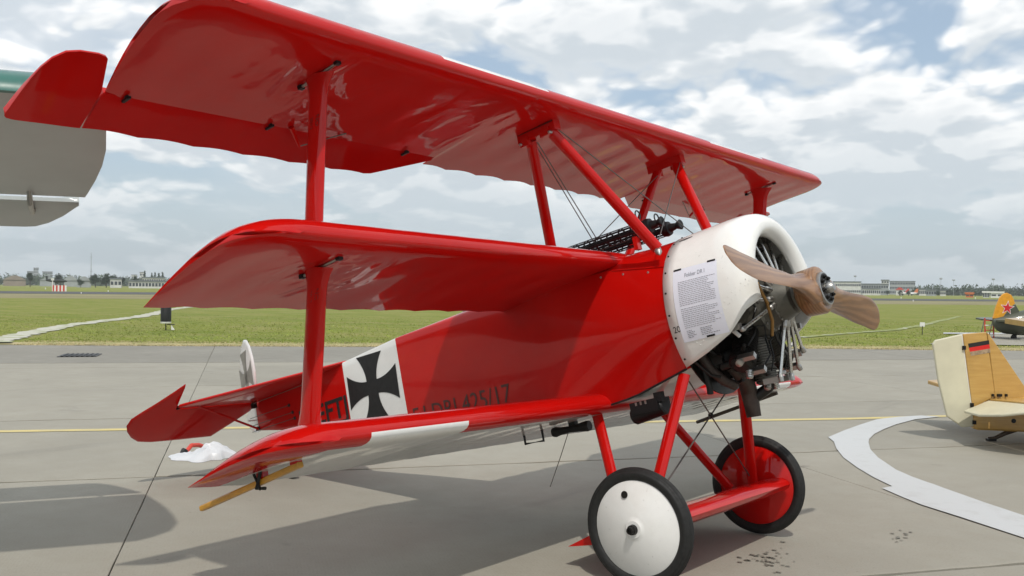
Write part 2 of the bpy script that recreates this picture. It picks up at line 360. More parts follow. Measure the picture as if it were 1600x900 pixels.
g_.add([ap(-2000, -60, .06), ap(-60, -60, .06), ap(-60, 60, .06), ap(-2000, 60, .06)], [(0, 1, 2, 3)])
g_.add([ap(60, -60, .06), ap(2000, -60, .06), ap(2000, 60, .06), ap(60, 60, .06)], [(0, 1, 2, 3)])
field = g_.obj('grass_field', grass_mat, smooth=True); field['kind'] = 'structure'
# concrete apron: slabs with recessed joints
apron = empty('apron'); apron['kind'] = 'structure'
A0, P0, DA, DP, GAP = 2.42, -.58, 6.02, 4.13, .005
def slab_mesh(name, la, lp, seed, mat):
    r = random.Random(seed); v = []; na, nn = 24, 16; ring = []
    for k in range(na): ring.append((k/na*la, 0))
    for k in range(nn): ring.append((la, k/nn*lp))
    for k in range(na): ring.append((la-k/na*la, lp))
    for k in range(nn): ring.append((0, lp-k/nn*lp))
    def inw(p, d): return (min(max(p[0], d*.40), la-d*.40), min(max(p[1], d*2.5), lp-d*2.5))      # the long joints gape wider
    top, bot, ins = [], [], []
    for p in ring:
        w = r.random(); e = GAP+.001+.010*w**6
        q = inw(p, e); top.append((*q, -.004)); bot.append((*q, -.055)); ins.append((*inw(p, e+.008), 0.))
    k = len(ring); f = [tuple(range(k))]
    for i in range(k): j = (i+1) % k; f.append((i, k+i, k+j, j)); f.append((k+i, 2*k+i, 2*k+j, k+j))
    me = bpy.data.meshes.new(name); me.from_pydata(ins+top+bot, [], f); me.materials.append(mat); me.update(); return me
SL = [slab_mesh('slab', DA, DP, i, concrete) for i in range(3)]
for i in range(-6, 5):
    for j in range(-4, 6):
        a, p = A0+i*DA, P0+j*DP; q = ap(a+DA/2, p+DP/2)
        o = bpy.data.objects.new('slab', SL[(i*3+j*5) % 3]); COL.objects.link(o); o.parent = apron
        flip = (i+j) % 2
        o.location = ap(a, p) if not flip else ap(a+DA, p+DP); o.rotation_euler = (0, 0, rad(53)+(math.pi if flip else 0)); o.location.z = random.uniform(-.0015, .0015)
# shoulder strip between the slabs and the grass
def shoulder_p(a): return 16.76-.069*a
for i in range(-9, 9):
    a0, a1 = A0+i*DA+.012, A0+(i+1)*DA-.012
    v = [ap(a0, shoulder_p(a0), .006), ap(a1, shoulder_p(a1), .006), ap(a1, edge_p(a1)+.5, .006), ap(a0, edge_p(a0)+.5, .006)]
    vv = v+[(x, y, -.05) for x, y, z in v]
    mesh('shoulder_slab', vv, [(0, 1, 2, 3), (0, 4, 5, 1), (1, 5, 6, 2), (2, 6, 7, 3), (3, 7, 4, 0)], asphalt_strip, apron)
# painted lines
def strip(name, left, right, mat, z, parent=None):
    n = len(left); v = [(p[0], p[1], z) for p in left]+[(p[0], p[1], z) for p in right]
    return mesh(name, v, [(i, i+1, n+i+1, n+i) for i in range(n-1)], mat, parent)
ya = np.linspace(-30, 8.2, 120); yp = [6.27-.083*min(a, 5) for a in ya]
tag(strip('yellow_line', [ap(a, p-.085+random.uniform(-.008, .008)) for a, p in zip(ya, yp)], [ap(a, p+.085+random.uniform(-.008, .008)) for a, p in zip(ya, yp)], yellow_paint, .004), kind='structure')
outer = [(1440, 650), (1405, 652), (1370, 656), (1345, 664), (1320, 673), (1294, 684), (1303, 691), (1307, 702), (1318, 716), (1340, 732), (1365, 747), (1394, 761), (1378, 764), (1410, 778), (1440, 790), (1500, 809), (1600, 842), (1700, 872), (1900, 930)]
inner = [(1468, 652), (1430, 656), (1400, 664), (1382, 671), (1366, 679), (1358, 687), (1357, 692), (1360, 703), (1372, 716), (1400, 735), (1425, 746), (1450, 755), (1458, 757.5), (1475, 764), (1495, 771), (1540, 787), (1600, 807), (1700, 842), (1900, 905)]
tag(strip('painted_arc', [gnd(p) for p in outer], [gnd(p) for p in inner], arc_paint, .0085), kind='structure')
# drop stains beside the wheel
g_ = G()
for (cx, cy, sx, sy, k) in ((1200, 872, 34, 16, 34), (1402, 845, 14, 9, 9), (1415, 832, 12, 3, 4), (1190, 862, 50, 24, 12)):
    for _ in range(k):
        q = gnd((random.gauss(cx, sx*.55), random.gauss(cy, sy*.55))); rr = random.uniform(.004, .013); n = 9; ph = random.random()*6
        g_.add([(q[0]+rr*(1+.3*math.sin(3*t+ph))*math.cos(t)*1.5, q[1]+rr*(1+.3*math.cos(2*t+ph))*math.sin(t), .0055) for t in np.linspace(0, 2*math.pi, n, endpoint=False)], [tuple(range(n))])
tag(g_.obj('drop_stains', wet), 'small dark drop stains on the concrete beside the wheels', 'stains', kind='stuff')
# drain grate in the shoulder
q0 = gnd((125, 556)); tq = empty('drain_grate', (q0[0], q0[1], 0), rad(53)); tag(tq, 'square dark drain grate set in the grey shoulder near the grass', 'grate')
G().box((0, 0, .010), (.85, 1.0, .02)).obj('frame', dark_metal, tq)
for k in range(7): G().box((-.33+.11*k, 0, .026), (.05, .9, .016)).obj('bar', gun_metal, tq)
# runway far across the field
l0, l1 = gnd((0, 459.0)), gnd((1600, 471.8)); l2, l3 = gnd((1600, 468.8)), gnd((0, 455.3))
ex = lambda a, b, t: (*(a+(b-a)*t)[:2], .085)
tag(mesh('runway', [ex(l0, l1, -1.2), ex(l0, l1, 2.2), ex(l3, l2, 2.2), ex(l3, l2, -1.2)], [(0, 1, 2, 3)], asphalt), kind='structure')
# chalk lines on the grass
CHALKP = []
def chalkline(name, pts, w, mat):
    P = [gnd(p, .075)[:2] for p in pts]; L, R = [], []; dense = []
    for i in range(len(P)-1):
        for t in np.linspace(0, 1, 10, endpoint=False): dense.append(P[i]+(P[i+1]-P[i])*t)
    dense.append(P[-1])
    for i, p in enumerate(dense):
        d = dense[min(i+1, len(dense)-1)]-dense[max(i-1, 0)]; d /= np.linalg.norm(d); n = np.array([-d[1], d[0]]); L.append(p+n*w*random.uniform(.32, .62)); R.append(p-n*w*random.uniform(.32, .62))
    CHALKP.extend(dense)
    tag(strip(name, L, R, mat, .074), kind='structure')
chalkline('chalk_line', [(-14, 534.5), (12, 528), (40, 521), (100, 509), (170, 500), (215, 495), (240, 490), (262, 484), (300, 479)], .85, chalk)
chalkline('chalk_line', [(1250, 527), (1330, 520), (1400, 515), (1440, 508), (1500, 494)], .45, faint_chalk)
# dry verge along the concrete, brownish verge along the runway, paved corner by the warplane
va = np.linspace(-40, 45, 400)
dl = [ap(a, edge_p(a)-.03+random.uniform(-.06, .06), .019) for a in va]; dr = [ap(a, edge_p(a)+.55+.5*noise.noise(Vector((a*.35, 1, 0)))+.35*noise.noise(Vector((a*1.9, 2, 0)))+random.uniform(0, .12), .056) for a in va]
nn_ = len(va); tag(mesh('dry_verge', dl+dr, [(i, i+1, nn_+i+1, nn_+i) for i in range(nn_-1)], dry_mat), kind='structure')
w0_, w1_ = gnd((0, 466.5)), gnd((1600, 477.5)); v0_, v1_ = gnd((0, 459.2)), gnd((1600, 472.0))
exv = lambda a, b, t: (*(a+(b-a)*t)[:2], .070)
tag(mesh('runway_verge', [exv(w0_, w1_, -1), exv(w0_, w1_, 2), exv(v0_, v1_, 2), exv(v0_, v1_, -1)], [(0, 1, 2, 3)], verge_mat), kind='structure')
tag(mesh('paved_corner', [(*gnd(p)[:2], .078) for p in ((1452, 541), (1500, 528), (1545, 525), (1800, 526), (1800, 546))], [(0, 1, 2, 3, 4)], concrete), kind='structure')
tag(mesh('white_edge_line', [(*gnd(p)[:2], .083) for p in ((1474, 524.4), (1474, 522.6), (1800, 523.6), (1800, 525.6))], [(0, 1, 2, 3)], arc_paint), kind='structure')
# grass blades near the edge
def blades(name, n, amin, amax, d0, d1, h0, h1, mat, bias=2.):
    a = rng.uniform(amin, amax, n); d = d0+(d1-d0)*rng.random(n)**bias; p = np.array([edge_p(x) for x in a])+d
    x = E53[0]*a+N53[0]*p; y = E53[1]*a+N53[1]*p; cp = np.array(CHALKP); keep = np.array([np.min((cp[:, 0]-a_)**2+(cp[:, 1]-b_)**2) for a_, b_ in zip(x, y)]) > .45; x, y, d, a = x[keep], y[keep], d[keep], a[keep]; n = len(x); h = rng.uniform(h0, h1, n)*np.clip(1.25-d/d1, .35, 1); w = rng.uniform(.012, .03, n)*(1+d*.06); th = rng.uniform(0, 2*np.pi, n); lx, ly = rng.normal(0, .4, n)*h, rng.normal(0, .4, n)*h
    v = np.empty((n, 3, 3)); z0 = np.where(d < 0, 0., np.clip(d, 0, 1.2)/1.2*.038+.010)
    v[:, 0] = np.c_[x-np.cos(th)*w, y-np.sin(th)*w, z0]; v[:, 1] = np.c_[x+np.cos(th)*w, y+np.sin(th)*w, z0]; v[:, 2] = np.c_[x+lx, y+ly, z0+h]
    me = bpy.data.meshes.new(name); me.vertices.add(3*n); me.vertices.foreach_set('co', v.ravel()); me.loops.add(3*n); me.loops.foreach_set('vertex_index', np.arange(3*n, dtype=np.int32)); me.polygons.add(n); me.polygons.foreach_set('loop_start', np.arange(0, 3*n, 3, dtype=np.int32))
    me.materials.append(mat); me.update(); me.validate(); return link(bpy.data.objects.new(name, me))
tag(blades('grass', 70000, -26, 34, .3, 40, .015, .045, blade_mat, 1.7), 'short mown green grass covering the field beyond the apron', 'grass', kind='stuff')
tag(blades('dry_grass_fringe', 52000, -26, 34, -.12, 1.6, .015, .045, straw_mat, 1.6), 'pale dry grass fringe along the concrete edge', 'grass', kind='stuff')
#@@PLANE
# ================================================================== RED TRIPLANE (aircraft frame: x forward, y to port, z up, origin at the axle)
TH, AR, WR = rad(15.5366), -.0212654, .3454
ca, sa, cr, sr = math.cos(TH), math.sin(TH), math.cos(AR), math.sin(AR)
MA = np.array([[ca, 0, -sa], [0, 1, 0], [sa, 0, ca]])@np.array([[1, 0, 0], [0, cr, -sr], [0, sr, cr]]); OA = np.array([0, 0, WR])
plane = bpy.data.objects.new('triplane', None); COL.objects.link(plane); plane.empty_display_size = .5
plane.matrix_world = Matrix(((*MA[0], OA[0]), (*MA[1], OA[1]), (*MA[2], OA[2]), (0, 0, 0, 1)))
tag(plane, 'red triplane with white cowling and wooden propeller parked on concrete', 'airplane')
def toA(w): return MA.T@(np.array(w, float)-OA)
def toW(a): return MA@np.array(a, float)+OA
WG = dict(t=(-.14976, 2.46909, .16698, 3.1216), m=(-.37252, 1.55262, -.03610, 2.8846), l=(-.59742, .79588-.133, -.27167, 3.219))
def wp(k, x, y, z):                   # wing k: x behind the leading edge, z above its lower tangent
    xs, z0, xl, inc = WG[k]; i = rad(inc); dx = xl-x-xs
    return np.array([xs+dx*math.cos(i)-z*math.sin(i), y, z0+dx*math.sin(i)+z*math.cos(i)])
AU = [0, .006, .0125, .025, .05, .09, .15, .22, .3, .4, .5, .6, .7, .8, .865, .93, 1.]
UZ = np.interp(AU, [0, .006, .0125, .025, .05, .1, .2, .3, .4, .5, .6, .7, .8, .9, 1], [.048, .072, .084, .100, .119, .138, .151, .152, .144, .130, .109, .084, .057, .030, .005])
LZ = np.interp(AU, [0, .006, .0125, .025, .05, .1, .2, .3, .4, .5, .6, .7, .8, .9, 1], [.048, .030, .023, .014, .006, .001, .001, .004, .007, .008, .007, .005, .003, .001, 0])
RIB = .31
def build_wing(name, k, Y, mats, matfn, tin=.10, corner=.26, cut=None, label=None, yspecial=()):
    """one continuous wing, tip to tip; tip edge rounded at the front and drawn in towards the trailing edge"""
    ys = set(np.round(np.arange(0, Y*.86, RIB/6), 4)) | set(np.round(Y*(1-.14*(1-np.linspace(0, 1, 16)**.8)), 4)) | set(yspecial)
    ys = sorted(ys); ys = [-y for y in ys[::-1] if y > 0]+ys; nu = len(AU); v = []; f = []; mi = []
    def pt(y, i, upper):
        u = AU[i]; s = abs(y)/Y
        fr = (abs(y)/RIB) % 1; b = min(1, max(0, (.97-s)/.05))
        sag = math.sin(math.pi*fr)**2*b
        x = u*1.0
        if cut is None or not cut(abs(y)): x = u*(1-.026*math.sin(math.pi*fr)*b*(u**6))
        else: x = u*cut(abs(y))
        w = max(0, (s-.86)/.14)
        if u < .25: q = (.25-u)/.25; edge = Y-corner*(1-math.sqrt(max(0, 1-q**2.4)))
        else: edge = Y-tin*((u-.25)/.75)**1.4
        yy = abs(y)*(1-w)+w*edge*s if w > 0 else abs(y)
        kz = 1.0 if s < .9 else max(.16, math.sqrt(max(0, 1-((s-.9)/.1)**2.2)))
        mid = .5*(UZ[i]+LZ[i])*.55
        z = UZ[i] if upper else LZ[i]
        z = mid+(z-mid)*kz
        amp = (.0045 if k != 'l' else .0025)*math.sin(math.pi*min(1, u*1.02))*sag
        z += -amp if upper else amp
        if k == 'l': z += .030*min(1, w)*u
        return wp(k, x, math.copysign(yy, y), z)
    n = 2*nu-1
    for y in ys:
        v += [pt(y, i, True) for i in range(nu-1, -1, -1)]+[pt(y, i, False) for i in range(1, nu)]
    for a in range(len(ys)-1):
        ym = .5*(ys[a]+ys[a+1])
        for j in range(n-1):
            f.append((a*n+j, a*n+j+1, (a+1)*n+j+1, (a+1)*n+j)); um = AU[nu-1-j] if j < nu-1 else AU[j-nu+2]
            mi.append(matfn(ym, um, j < nu-1))
        f.append((a*n+n-1, a*n, (a+1)*n, (a+1)*n+n-1)); mi.append(matfn(ym, 1., False))
    f.append(tuple(range(n))); f.append(tuple(range((len(ys)-1)*n, len(ys)*n))); mi += [0, 0]
    o = mesh(name, v, f, mats, plane, True, mi, 50)
    if label: o['label'] = label
    return o
def m_top(y, u, upper): return 1 if upper and ((-1.98 < y < -1.05) or (1.05 < y < 2.0)) and u > .0100 else 0
def m_low(y, u, upper):
    a = abs(y)
    if upper: return 0
    if 1.80 < a < 2.5: return 1
    return 2 if (u > .13 and a < 2.72) else 0
def cut_top(y): return .872 if 1.17 < y < 3.42 else None
top = build_wing('top_wing', 't', 3.495, [red_wing, white_paint], m_top, tin=.15, cut=cut_top, yspecial=(1.05, 1.98, 2.0, 1.165, 1.175))
midw = build_wing('middle_wing', 'm', 3.215, [red_wing], lambda y, u, q: 0)
low = build_wing('lower_wing', 'l', 2.965, [red_wing, white_paint, pale_under], m_low, tin=.12, yspecial=(1.80, 2.5))
low['label'] = 'lowest wing, red above and pale grey below with a white leading-edge panel'
# ailerons with horn balance, drooping
def aileron(sgn, droop):
    a = rad(droop)
    # outline in (s aft of the hinge, |y|)
    ys = [1.17]+list(np.arange(1.24, 3.38, RIB/6))+[3.385]
    te = lambda y: (.03+(y-1.17)/.40*.20 if y < 1.57 else .235-.012*math.sin(math.pi*((y/RIB) % 1)))
    def P(s_, y, z): 
        x = s_*math.cos(a)+z*math.sin(a); zz_ = -s_*math.sin(a)+z*math.cos(a)
        return wp('t', .878+x, sgn*y, .004+zz_)
    rings = []
    for y in ys:
        t = te(y); th = .038
        rings.append([P(0, y, th), P(.3*t, y, th*.72), P(t, y, .004), P(t, y, 0), P(.3*t, y, .0), P(0, y, .0)])
    horn = [(3.395, 0.0, .235), (3.425, -.10, .237), (3.452, -.19, .238), (3.465, -.200, .239), (3.50, -.205, .24), (3.58, -.198, .243), (3.635, -.178, .246), (3.675, -.130, .248), (3.70, -.07, .248), (3.715, .0, .246), (3.728, .10, .244), (3.738, .20, .236), (3.741, .215, .225)]
    o = G().loft(rings)
    hr = []
    for y, s0, s1 in horn:
        hr.append([P(s0, y, .012), P(s0+.25*(s1-s0), y, .034), P(s0+.6*(s1-s0), y, .022), P(s1, y, .004), P(s1, y, 0), P(s0+.5*(s1-s0), y, 0), P(s0, y, .002)])
    o.loft(hr)
    ob = o.obj('aileron', red_wing, top, True, 45)
    for y in (3.28, 2.46, 1.44):
        G().box(wp('t', .872, sgn*y, -.012), (.060, .014, .012)).box(wp('t', .855, sgn*y-.008, -.012), (.022, .009, .018)).obj('hinge', gun_metal, ob)
    hb = wp('t', .92, sgn*2.28, -.01); G().tube([wp('t', .84, sgn*2.34, -.005), wp('t', .905, sgn*2.25, -.075)], [.016, .009], 8).obj('control_horn', red_tube, ob)
    G().tube([wp('t', .905, sgn*2.25, -.075), wp('t', .80, sgn*1.98, .0)], .0035, 6).obj('control_cable', wire_mat, ob)
aileron(-1, 20); aileron(1, -4)

# ---- fuselage
FX = [.32, .1, -.1, -.35, -.6, -.95, -1.25, -1.7, -2.22, -2.225, -2.935, -2.94, -3.6, -4.0, -4.33]
def ft(x, xs, vs): return float(np.interp(x, xs[::-1], vs[::-1]))
TX = [.32, -.1, -.6, -1.25, -2.2, -2.92, -3.6, -4.33]
hw = lambda x: ft(x, TX, [.42, .41, .385, .33, .235, .165, .10, .014])
zb = lambda x: ft(x, TX, [.83, .735, .70, .72, .905, 1.015, 1.12, 1.24])
zt_ = lambda x: ft(x, TX, [1.466, 1.555, 1.572, 1.577, 1.604, 1.568, 1.54, 1.50])
zc_ = lambda x: ft(x, TX, [1.678, 1.685, 1.69, 1.67, 1.632, 1.58, 1.55, 1.505])
bu = lambda x: ft(x, TX, [.105, .075, .020, .004, .003, .002, 0, 0])
def fsec(x):
    k = min(1, max(0, (.32-x)/.75)); k = k*k*(3-2*k); h, b, t, c = hw(x), zb(x), zt_(x), zc_(x); half = []
    half += [(0, b-.006), (h*.5, b-.004), (h*.93, b)]
    for i in range(11):
        u = i/10; half.append((h+bu(x)*math.sin(math.pi*u), b+.004+(t-b-.004)*u))
    for i in range(1, 11):
        u = i/10
        an = rad(37+53*u); R_ = .525; p1 = (R_*math.cos(an)*h/.42, 1.15+R_*math.sin(an))
        p2 = (h*math.cos(u*math.pi/2)**.9, t+(c-t)*math.sin(u*math.pi/2)**.8)
        half.append((p1[0]*(1-k)+p2[0]*k, p1[1]*(1-k)+p2[1]*k))
    return half
def fy(x, z):
    u = min(1, max(0, (z-zb(x))/(zt_(x)-zb(x)))); return hw(x)+bu(x)*math.sin(math.pi*u)
xs_ = []
for a, b in zip(FX[:-1], FX[1:]): xs_ += list(np.linspace(a, b, max(2, int(abs(a-b)/.11)+1))[:-1])
xs_.append(FX[-1]); rings = []
for x in xs_:
    hs = fsec(x); rings.append([(x, -y, z) for y, z in hs]+[(x, y, z) for y, z in hs[::-1][1:-1]])
g_ = G().loft(rings); nr = len(rings[0])
g_.mi = []
for i in range(len(rings)-1):
    xm = .5*(xs_[i]+xs_[i+1])
    for j in range(nr):
        g_.mi.append(1 if -2.935 < xm < -2.222 and 2 < j < nr-3 else (2 if j < 2 or j >= nr-2 else 0))
g_.mi += [0, 0]
fus = g_.obj('fuselage', [red_body, white_paint, pale_under], plane, True, 35)
# cross
def side(x, z, off=.0025): return (x, -(fy(x, z)+off), z)
CX, CZ, CR, CRZ = -2.585, 1.295, .318, .84
q = []
def arm(ang):
    out = []
    for s_ in (-1, 1):
        pts = []
        for t in np.linspace(0, 1, 9):
            r = .062+(CR-.062)*t; w = .066+.098*t**2
            pts.append((r, s_*w))
        out.append(pts)
    return out
g_ = G()
for kq in range(4):
    an = kq*math.pi/2+rad(-2); c_, s_ = math.cos(an), math.sin(an); lo, hi = arm(an)
    lo = [(0.0, -.066)]+lo; hi = [(0.0, .066)]+hi; v = []
    for p in lo+hi: v.append(side(CX+p[0]*c_-p[1]*s_, CZ+(p[0]*s_+p[1]*c_)*CRZ, .003))
    n = len(lo); g_.add(v, [(i, i+1, n+i+1, n+i) for i in range(n-1)])
g_.obj('cross_insignia', black_paint, fus)
# registration lettering (read from the starboard side)
def side_text(body, size, x0, x1, z0, slope, name, mat=letter_black, bold=0.):
    w_ = max(q[0] for q in text_geo(body, size, lambda a, b: (a, b, 0))[0]); k = (x1-x0)/w_
    v, f = text_geo(body, size, lambda a, b: side(x0+a*k, z0+b+a*slope, .003), bold); return mesh(name, v, f, mat, fus)
side_text('D-EFTJ', .235, -3.66, -2.955, 1.125, .02, 'registration_lettering', black_paint, .005)
mesh('registration_underline', [side(-3.14, 1.068), side(-2.965, 1.068), side(-2.965, 1.112), side(-3.14, 1.112)], [(0, 1, 2, 3)], black_paint, fus)
side_text('F.I DRI 425/17', .185, -2.165, -1.10, .915, -.012, 'serial_lettering', letter_black, .0)
# seam bead and fastener line along the upper longeron, panel seam behind the cowling
for sg in (-1, 1):
    G().tube([(x, sg*(fy(x, zt_(x))+.002), zt_(x)) for x in np.linspace(.31, -.06, 8)], .006, 6).obj('seam_bead', red_tube, fus)
G().tube([(x, -(hw(x)+.003), zb(x)-.001) for x in np.linspace(.31, -.9, 14)], .007, 6).obj('lower_longeron_edge', black_paint, fus)
for xx in (.20, .02, -.15):
    G().lathe([(0, .008), (.004, .007), (.006, .002)], side(xx, zt_(xx)-.03, 0), (0, -1, 0), 10).obj('fastener', steel, fus)
for (xx, z_) in ((-3.78, 1.37), (-3.74, 1.30), (-3.72, 1.245)):
    G().lathe([(0, .016), (.008, .014), (.010, .002)], side(xx, z_, 0), (0, -1, 0), 12).obj('cable_grommet', black_paint, fus)
    G().tube([side(xx, z_, .008), (-4.32, -.10, z_-.02)], .0028, 5).obj('control_cable', wire_mat, fus)
# cockpit: coaming, flat black sheet painted as the shade inside, windscreen
cop = []
for t in np.linspace(0, 2*math.pi, 40, endpoint=False):
    x = -1.30+.30*math.cos(t); y = .235*math.sin(t); yy = min(abs(y)/hw(x), .999); z = zt_(x)+(zc_(x)-zt_(x))*(1-yy**2)**.5+.012; cop.append((x, y, z))
G().tube(cop+[cop[0]], .024, 10, caps=False).obj('cockpit_coaming', leather, plane, True)
mesh('cockpit_well_shade', [(p[0], p[1], p[2]-.005) for p in cop], [tuple(range(40))], black_paint, plane)
v, f = prism([(-.93, -.15, 1.70), (-.93, .15, 1.70), (-.99, .13, 1.86), (-.99, 0, 1.89), (-.99, -.13, 1.86)], (.93, 0, .35), .006); mesh('windscreen', v, f, glass, plane)
v, f = prism([(-.56, -.20, 1.69), (-.46, -.20, 1.69), (-.47, -.20, 1.84), (-.52, -.20, 1.85)], (0, 1, 0), .004); mesh('side_windscreen', v, f, glass, plane)

# ---- cowling (surface of revolution, lower part cut away)
CZC = 1.15
prof = [(.315, .532), (.40, .536), (.50, .540), (.60, .544), (.68, .547), (.74, .546), (.78, .541), (.815, .530), (.84, .514), (.86, .492), (.872, .466), (.877, .438), (.873, .410), (.862, .388), (.845, .372), (.825, .362), (.805, .356)]
te_x = [.30, .51, .68, .74, .81, .88, .9]; te_a = [217, 208.5, 200.5, 195.7, 189.5, 186.5, 186]
v = []; NA = 72
for x, R_ in prof:
    e = float(np.interp(x, te_x, te_a)) if R_ > .45 else 186.5
    cz = CZC+(.03*(1-(R_-.356)/.19) if R_ < .546 and x > .7 else 0)
    for k in range(NA+1):
        t = rad((180-e)+(2*e-180)*k/NA); v.append((x, R_*math.cos(t), cz+R_*math.sin(t)))
f = [(i*(NA+1)+k, i*(NA+1)+k+1, (i+1)*(NA+1)+k+1, (i+1)*(NA+1)+k) for i in range(len(prof)-1) for k in range(NA)]
cowl = mesh('cowling', v, f, cream_cowl, plane, True, None, 60)
md = cowl.modifiers.new('thickness', 'SOLIDIFY'); md.thickness = .007; md.offset = -1
def cw(x, deg, off=.0015):
    R_ = float(np.interp(x, [p[0] for p in prof[:9]], [p[1] for p in prof[:9]]))+off; t = rad(deg); return (x, R_*math.cos(t), CZC+R_*math.sin(t))
for k in range(17):
    a = -30+k*15; p = np.array(cw(.333, a, 0)); n = np.array([0, math.cos(rad(a)), math.sin(rad(a))]); G().lathe([(0, .007), (.004, .006), (.006, .001)], p, n, 8).obj('screw', dark_metal, cowl)
for k in range(15):
    a = 172+k*2.2; xx = .865-.028*k+.0; 
    for j in range(2):
        if a-2*j < float(np.interp(xx, te_x, te_a))-2:
            p = np.array(cw(xx-.018*j, a-2*j, 0)); n = np.array([0, math.cos(rad(a)), math.sin(rad(a))]); G().lathe([(0, .0032), (.002, .003), (.0025, .001)], p, n, 6).obj('rivet', cream_cowl, cowl)
for (x, a0, a1) in ((.41, 112, 122),):
    vv = [cw(x-.01, t) for t in np.linspace(a0, a1, 6)]; ww = [cw(x+.012+.02*math.sin(math.pi*i/5), t) for i, t in enumerate(np.linspace(a0, a1, 6))]
    vv = [cw(x+dx_, a) for dx_, a in ((-.045, 118.5), (0, 119.3), (.05, 118), (.05, 116.8), (0, 116.2), (-.045, 117.4))]; mesh('fastener_slot', vv, [tuple(range(6))], black_paint, cowl)
vv, ff = text_geo('20', .055, lambda a, b: cw(.335+a*.9, 191.8-b/.536*57.3, .002)); mesh('stencil_number', vv, ff, dark_metal, cowl)
# firewall and engine
G().lathe([(.325, .505), (.335, .505)], (0, 0, CZC), n=40).obj('firewall', dark_metal, plane)
eng = G().lathe([(.40, .17), (.46, .20), (.52, .205), (.66, .205), (.69, .19), (.73, .185), (.745, .165), (.78, .152), (.82, .15), (.825, .142), (.87, .125), (.905, .11), (.92, .085), (.98, .06), (1.0, .06)], (0, 0, CZC-.012), n=40).obj('engine', crank_metal, plane, True, 30)
for k in range(18):
    a = 2*math.pi*k/18; G().lathe([(0, .007), (.008, .007), (.010, .002)], (.822, .146*math.cos(a), CZC-.012+.146*math.sin(a)), (1, 0, 0), 6).obj('bolt', steel, eng)
for k in range(14):
    a = 2*math.pi*k/14; G().lathe([(0, .010), (.012, .010), (.014, .003)], (.735, .172*math.cos(a), CZC-.012+.172*math.sin(a)), (1, 0, 0), 6).obj('bolt', steel, eng)
def jug(deg):
    a = rad(deg); d = np.array([0, math.cos(a), math.sin(a)]); c = np.array([.61, 0, CZC-.012]); pr = [(.19, .070)]
    for i in range(11):
        r = .20+i*.016; pr += [(r, .058), (r+.003, .075), (r+.006, .075), (r+.009, .058)]
    pr += [(.385, .064), (.40, .078)]
    for i in range(4):
        r = .405+i*.015; pr += [(r, .066), (r+.003, .080), (r+.006, .080), (r+.009, .066)]
    pr += [(.47, .07), (.485, .045), (.487, .01)]
    cy = G().lathe(pr, c, d, 28).obj('cylinder', dark_metal if round(deg) % 360 == 230 else finned_metal, eng)  # lower starboard cylinder coloured darker, for the shade of its cavity
    tg = np.array([0, -math.sin(a), math.cos(a)])
    for s_ in (-1, 1):
        p0 = c+np.array([.205, 0, 0])+d*.150+tg*s_*.022; p1 = c+np.array([.125, 0, 0])+d*.455+tg*s_*.085
        if round(deg) % 360 not in (230, 350):
            G().tube([p0, p1], .0110, 10).obj('push_rod', bright_steel, cy)
            G().lathe([(-.03, .018), (.02, .018), (.03, .013), (.045, .012)], p0, (p1-p0)/np.linalg.norm(p1-p0), 12).obj('tappet_guide', steel, cy)
            G().lathe([(0, .013), (.02, .017), (.045, .015), (.05, .005)], p1-d*.01, d, 12).obj('rocker_cup', steel, cy)
        G().box(p1*.5+(c+d*.49+tg*s_*.045)*.5, (.11, .034, .034), np.stack([np.array([1, 0, 0]), tg, d], 1)).obj('rocker_box', steel, cy)
        spg = [(0, .016)]
        for i in range(5): spg += [(.006+i*.011, .022), (.010+i*.011, .022), (.012+i*.011, .015)]
        G().lathe(spg+[(.062, .02), (.066, .006)], c+np.array([.02, 0, 0])+d*.462+tg*s_*.042, d*.9+tg*s_*.45, 14).obj('valve_spring', bright_steel if s_ > 0 else steel, cy)
        G().lathe([(0, .012), (.05, .012), (.052, .004)], c+np.array([.045, 0, 0])+d*.43+tg*s_*.085, np.array([.6, 0, 0])+tg*s_*.8, 10).obj('spark_plug', plain_white if s_ > 0 else dark_metal, cy)
        G().tube([c+np.array([.085, 0, 0])+d*.42+tg*s_*.10, c+np.array([.12, 0, 0])+d*.34+tg*s_*.10, c+np.array([.10, 0, 0])+d*.24+tg*s_*.06, c+np.array([.12, 0, 0])+d*.19], .0055, 6).obj('ignition_wire', gun_metal, cy)
    G().tube([c+np.array([-.05, 0, 0])+d*.43, c+np.array([-.13, 0, 0])+d*.44, c+np.array([-.19, 0, 0])+d*.36, c+np.array([-.20, 0, 0])+d*.24], .026, 10).obj('intake_pipe', dark_metal, cy)
for k in range(9): jug(270+40*k)
# exhaust collector, stub, hoses under the engine
col_ = [(.45, .34*math.cos(t), CZC-.02+.34*math.sin(t)) for t in np.linspace(rad(165), rad(375), 26)]
ex_ = G().tube(col_, .034, 10).obj('exhaust_collector', rusty_pipe, plane, True)
G().tube([(.50, -.20, .80), (.52, -.17, .75), (.50, -.06, .70), (.475, .0, .64), (.47, .01, .57), (.465, .01, .475)], [.045, .048, .052, .052, .050, .046], 14).obj('stub_pipe', rusty_pipe, ex_, True)
G().tube([(.38, -.24, .80), (.42, -.26, .83), (.50, -.22, .86), (.56, -.14, .86), (.60, -.07, .82)], .036, 12).obj('hose', rubber, ex_, True)
G().tube([(.36, -.33, .93), (.40, -.30, .80), (.44, -.24, .72), (.47, -.16, .68)], .030, 12).obj('branch_pipe', rusty_pipe, ex_, True)
G().tube([(.62, .06, .66), (.58, .05, .63), (.52, .03, .60), (.49, .02, .59)], .034, 12).obj('branch_pipe', dark_metal, ex_, True)
G().tube([(.35, -.28, .84), (.35, -.26, .70), (.34, -.25, .66)], .020, 10).obj('drain_pipe', rubber, ex_, True)
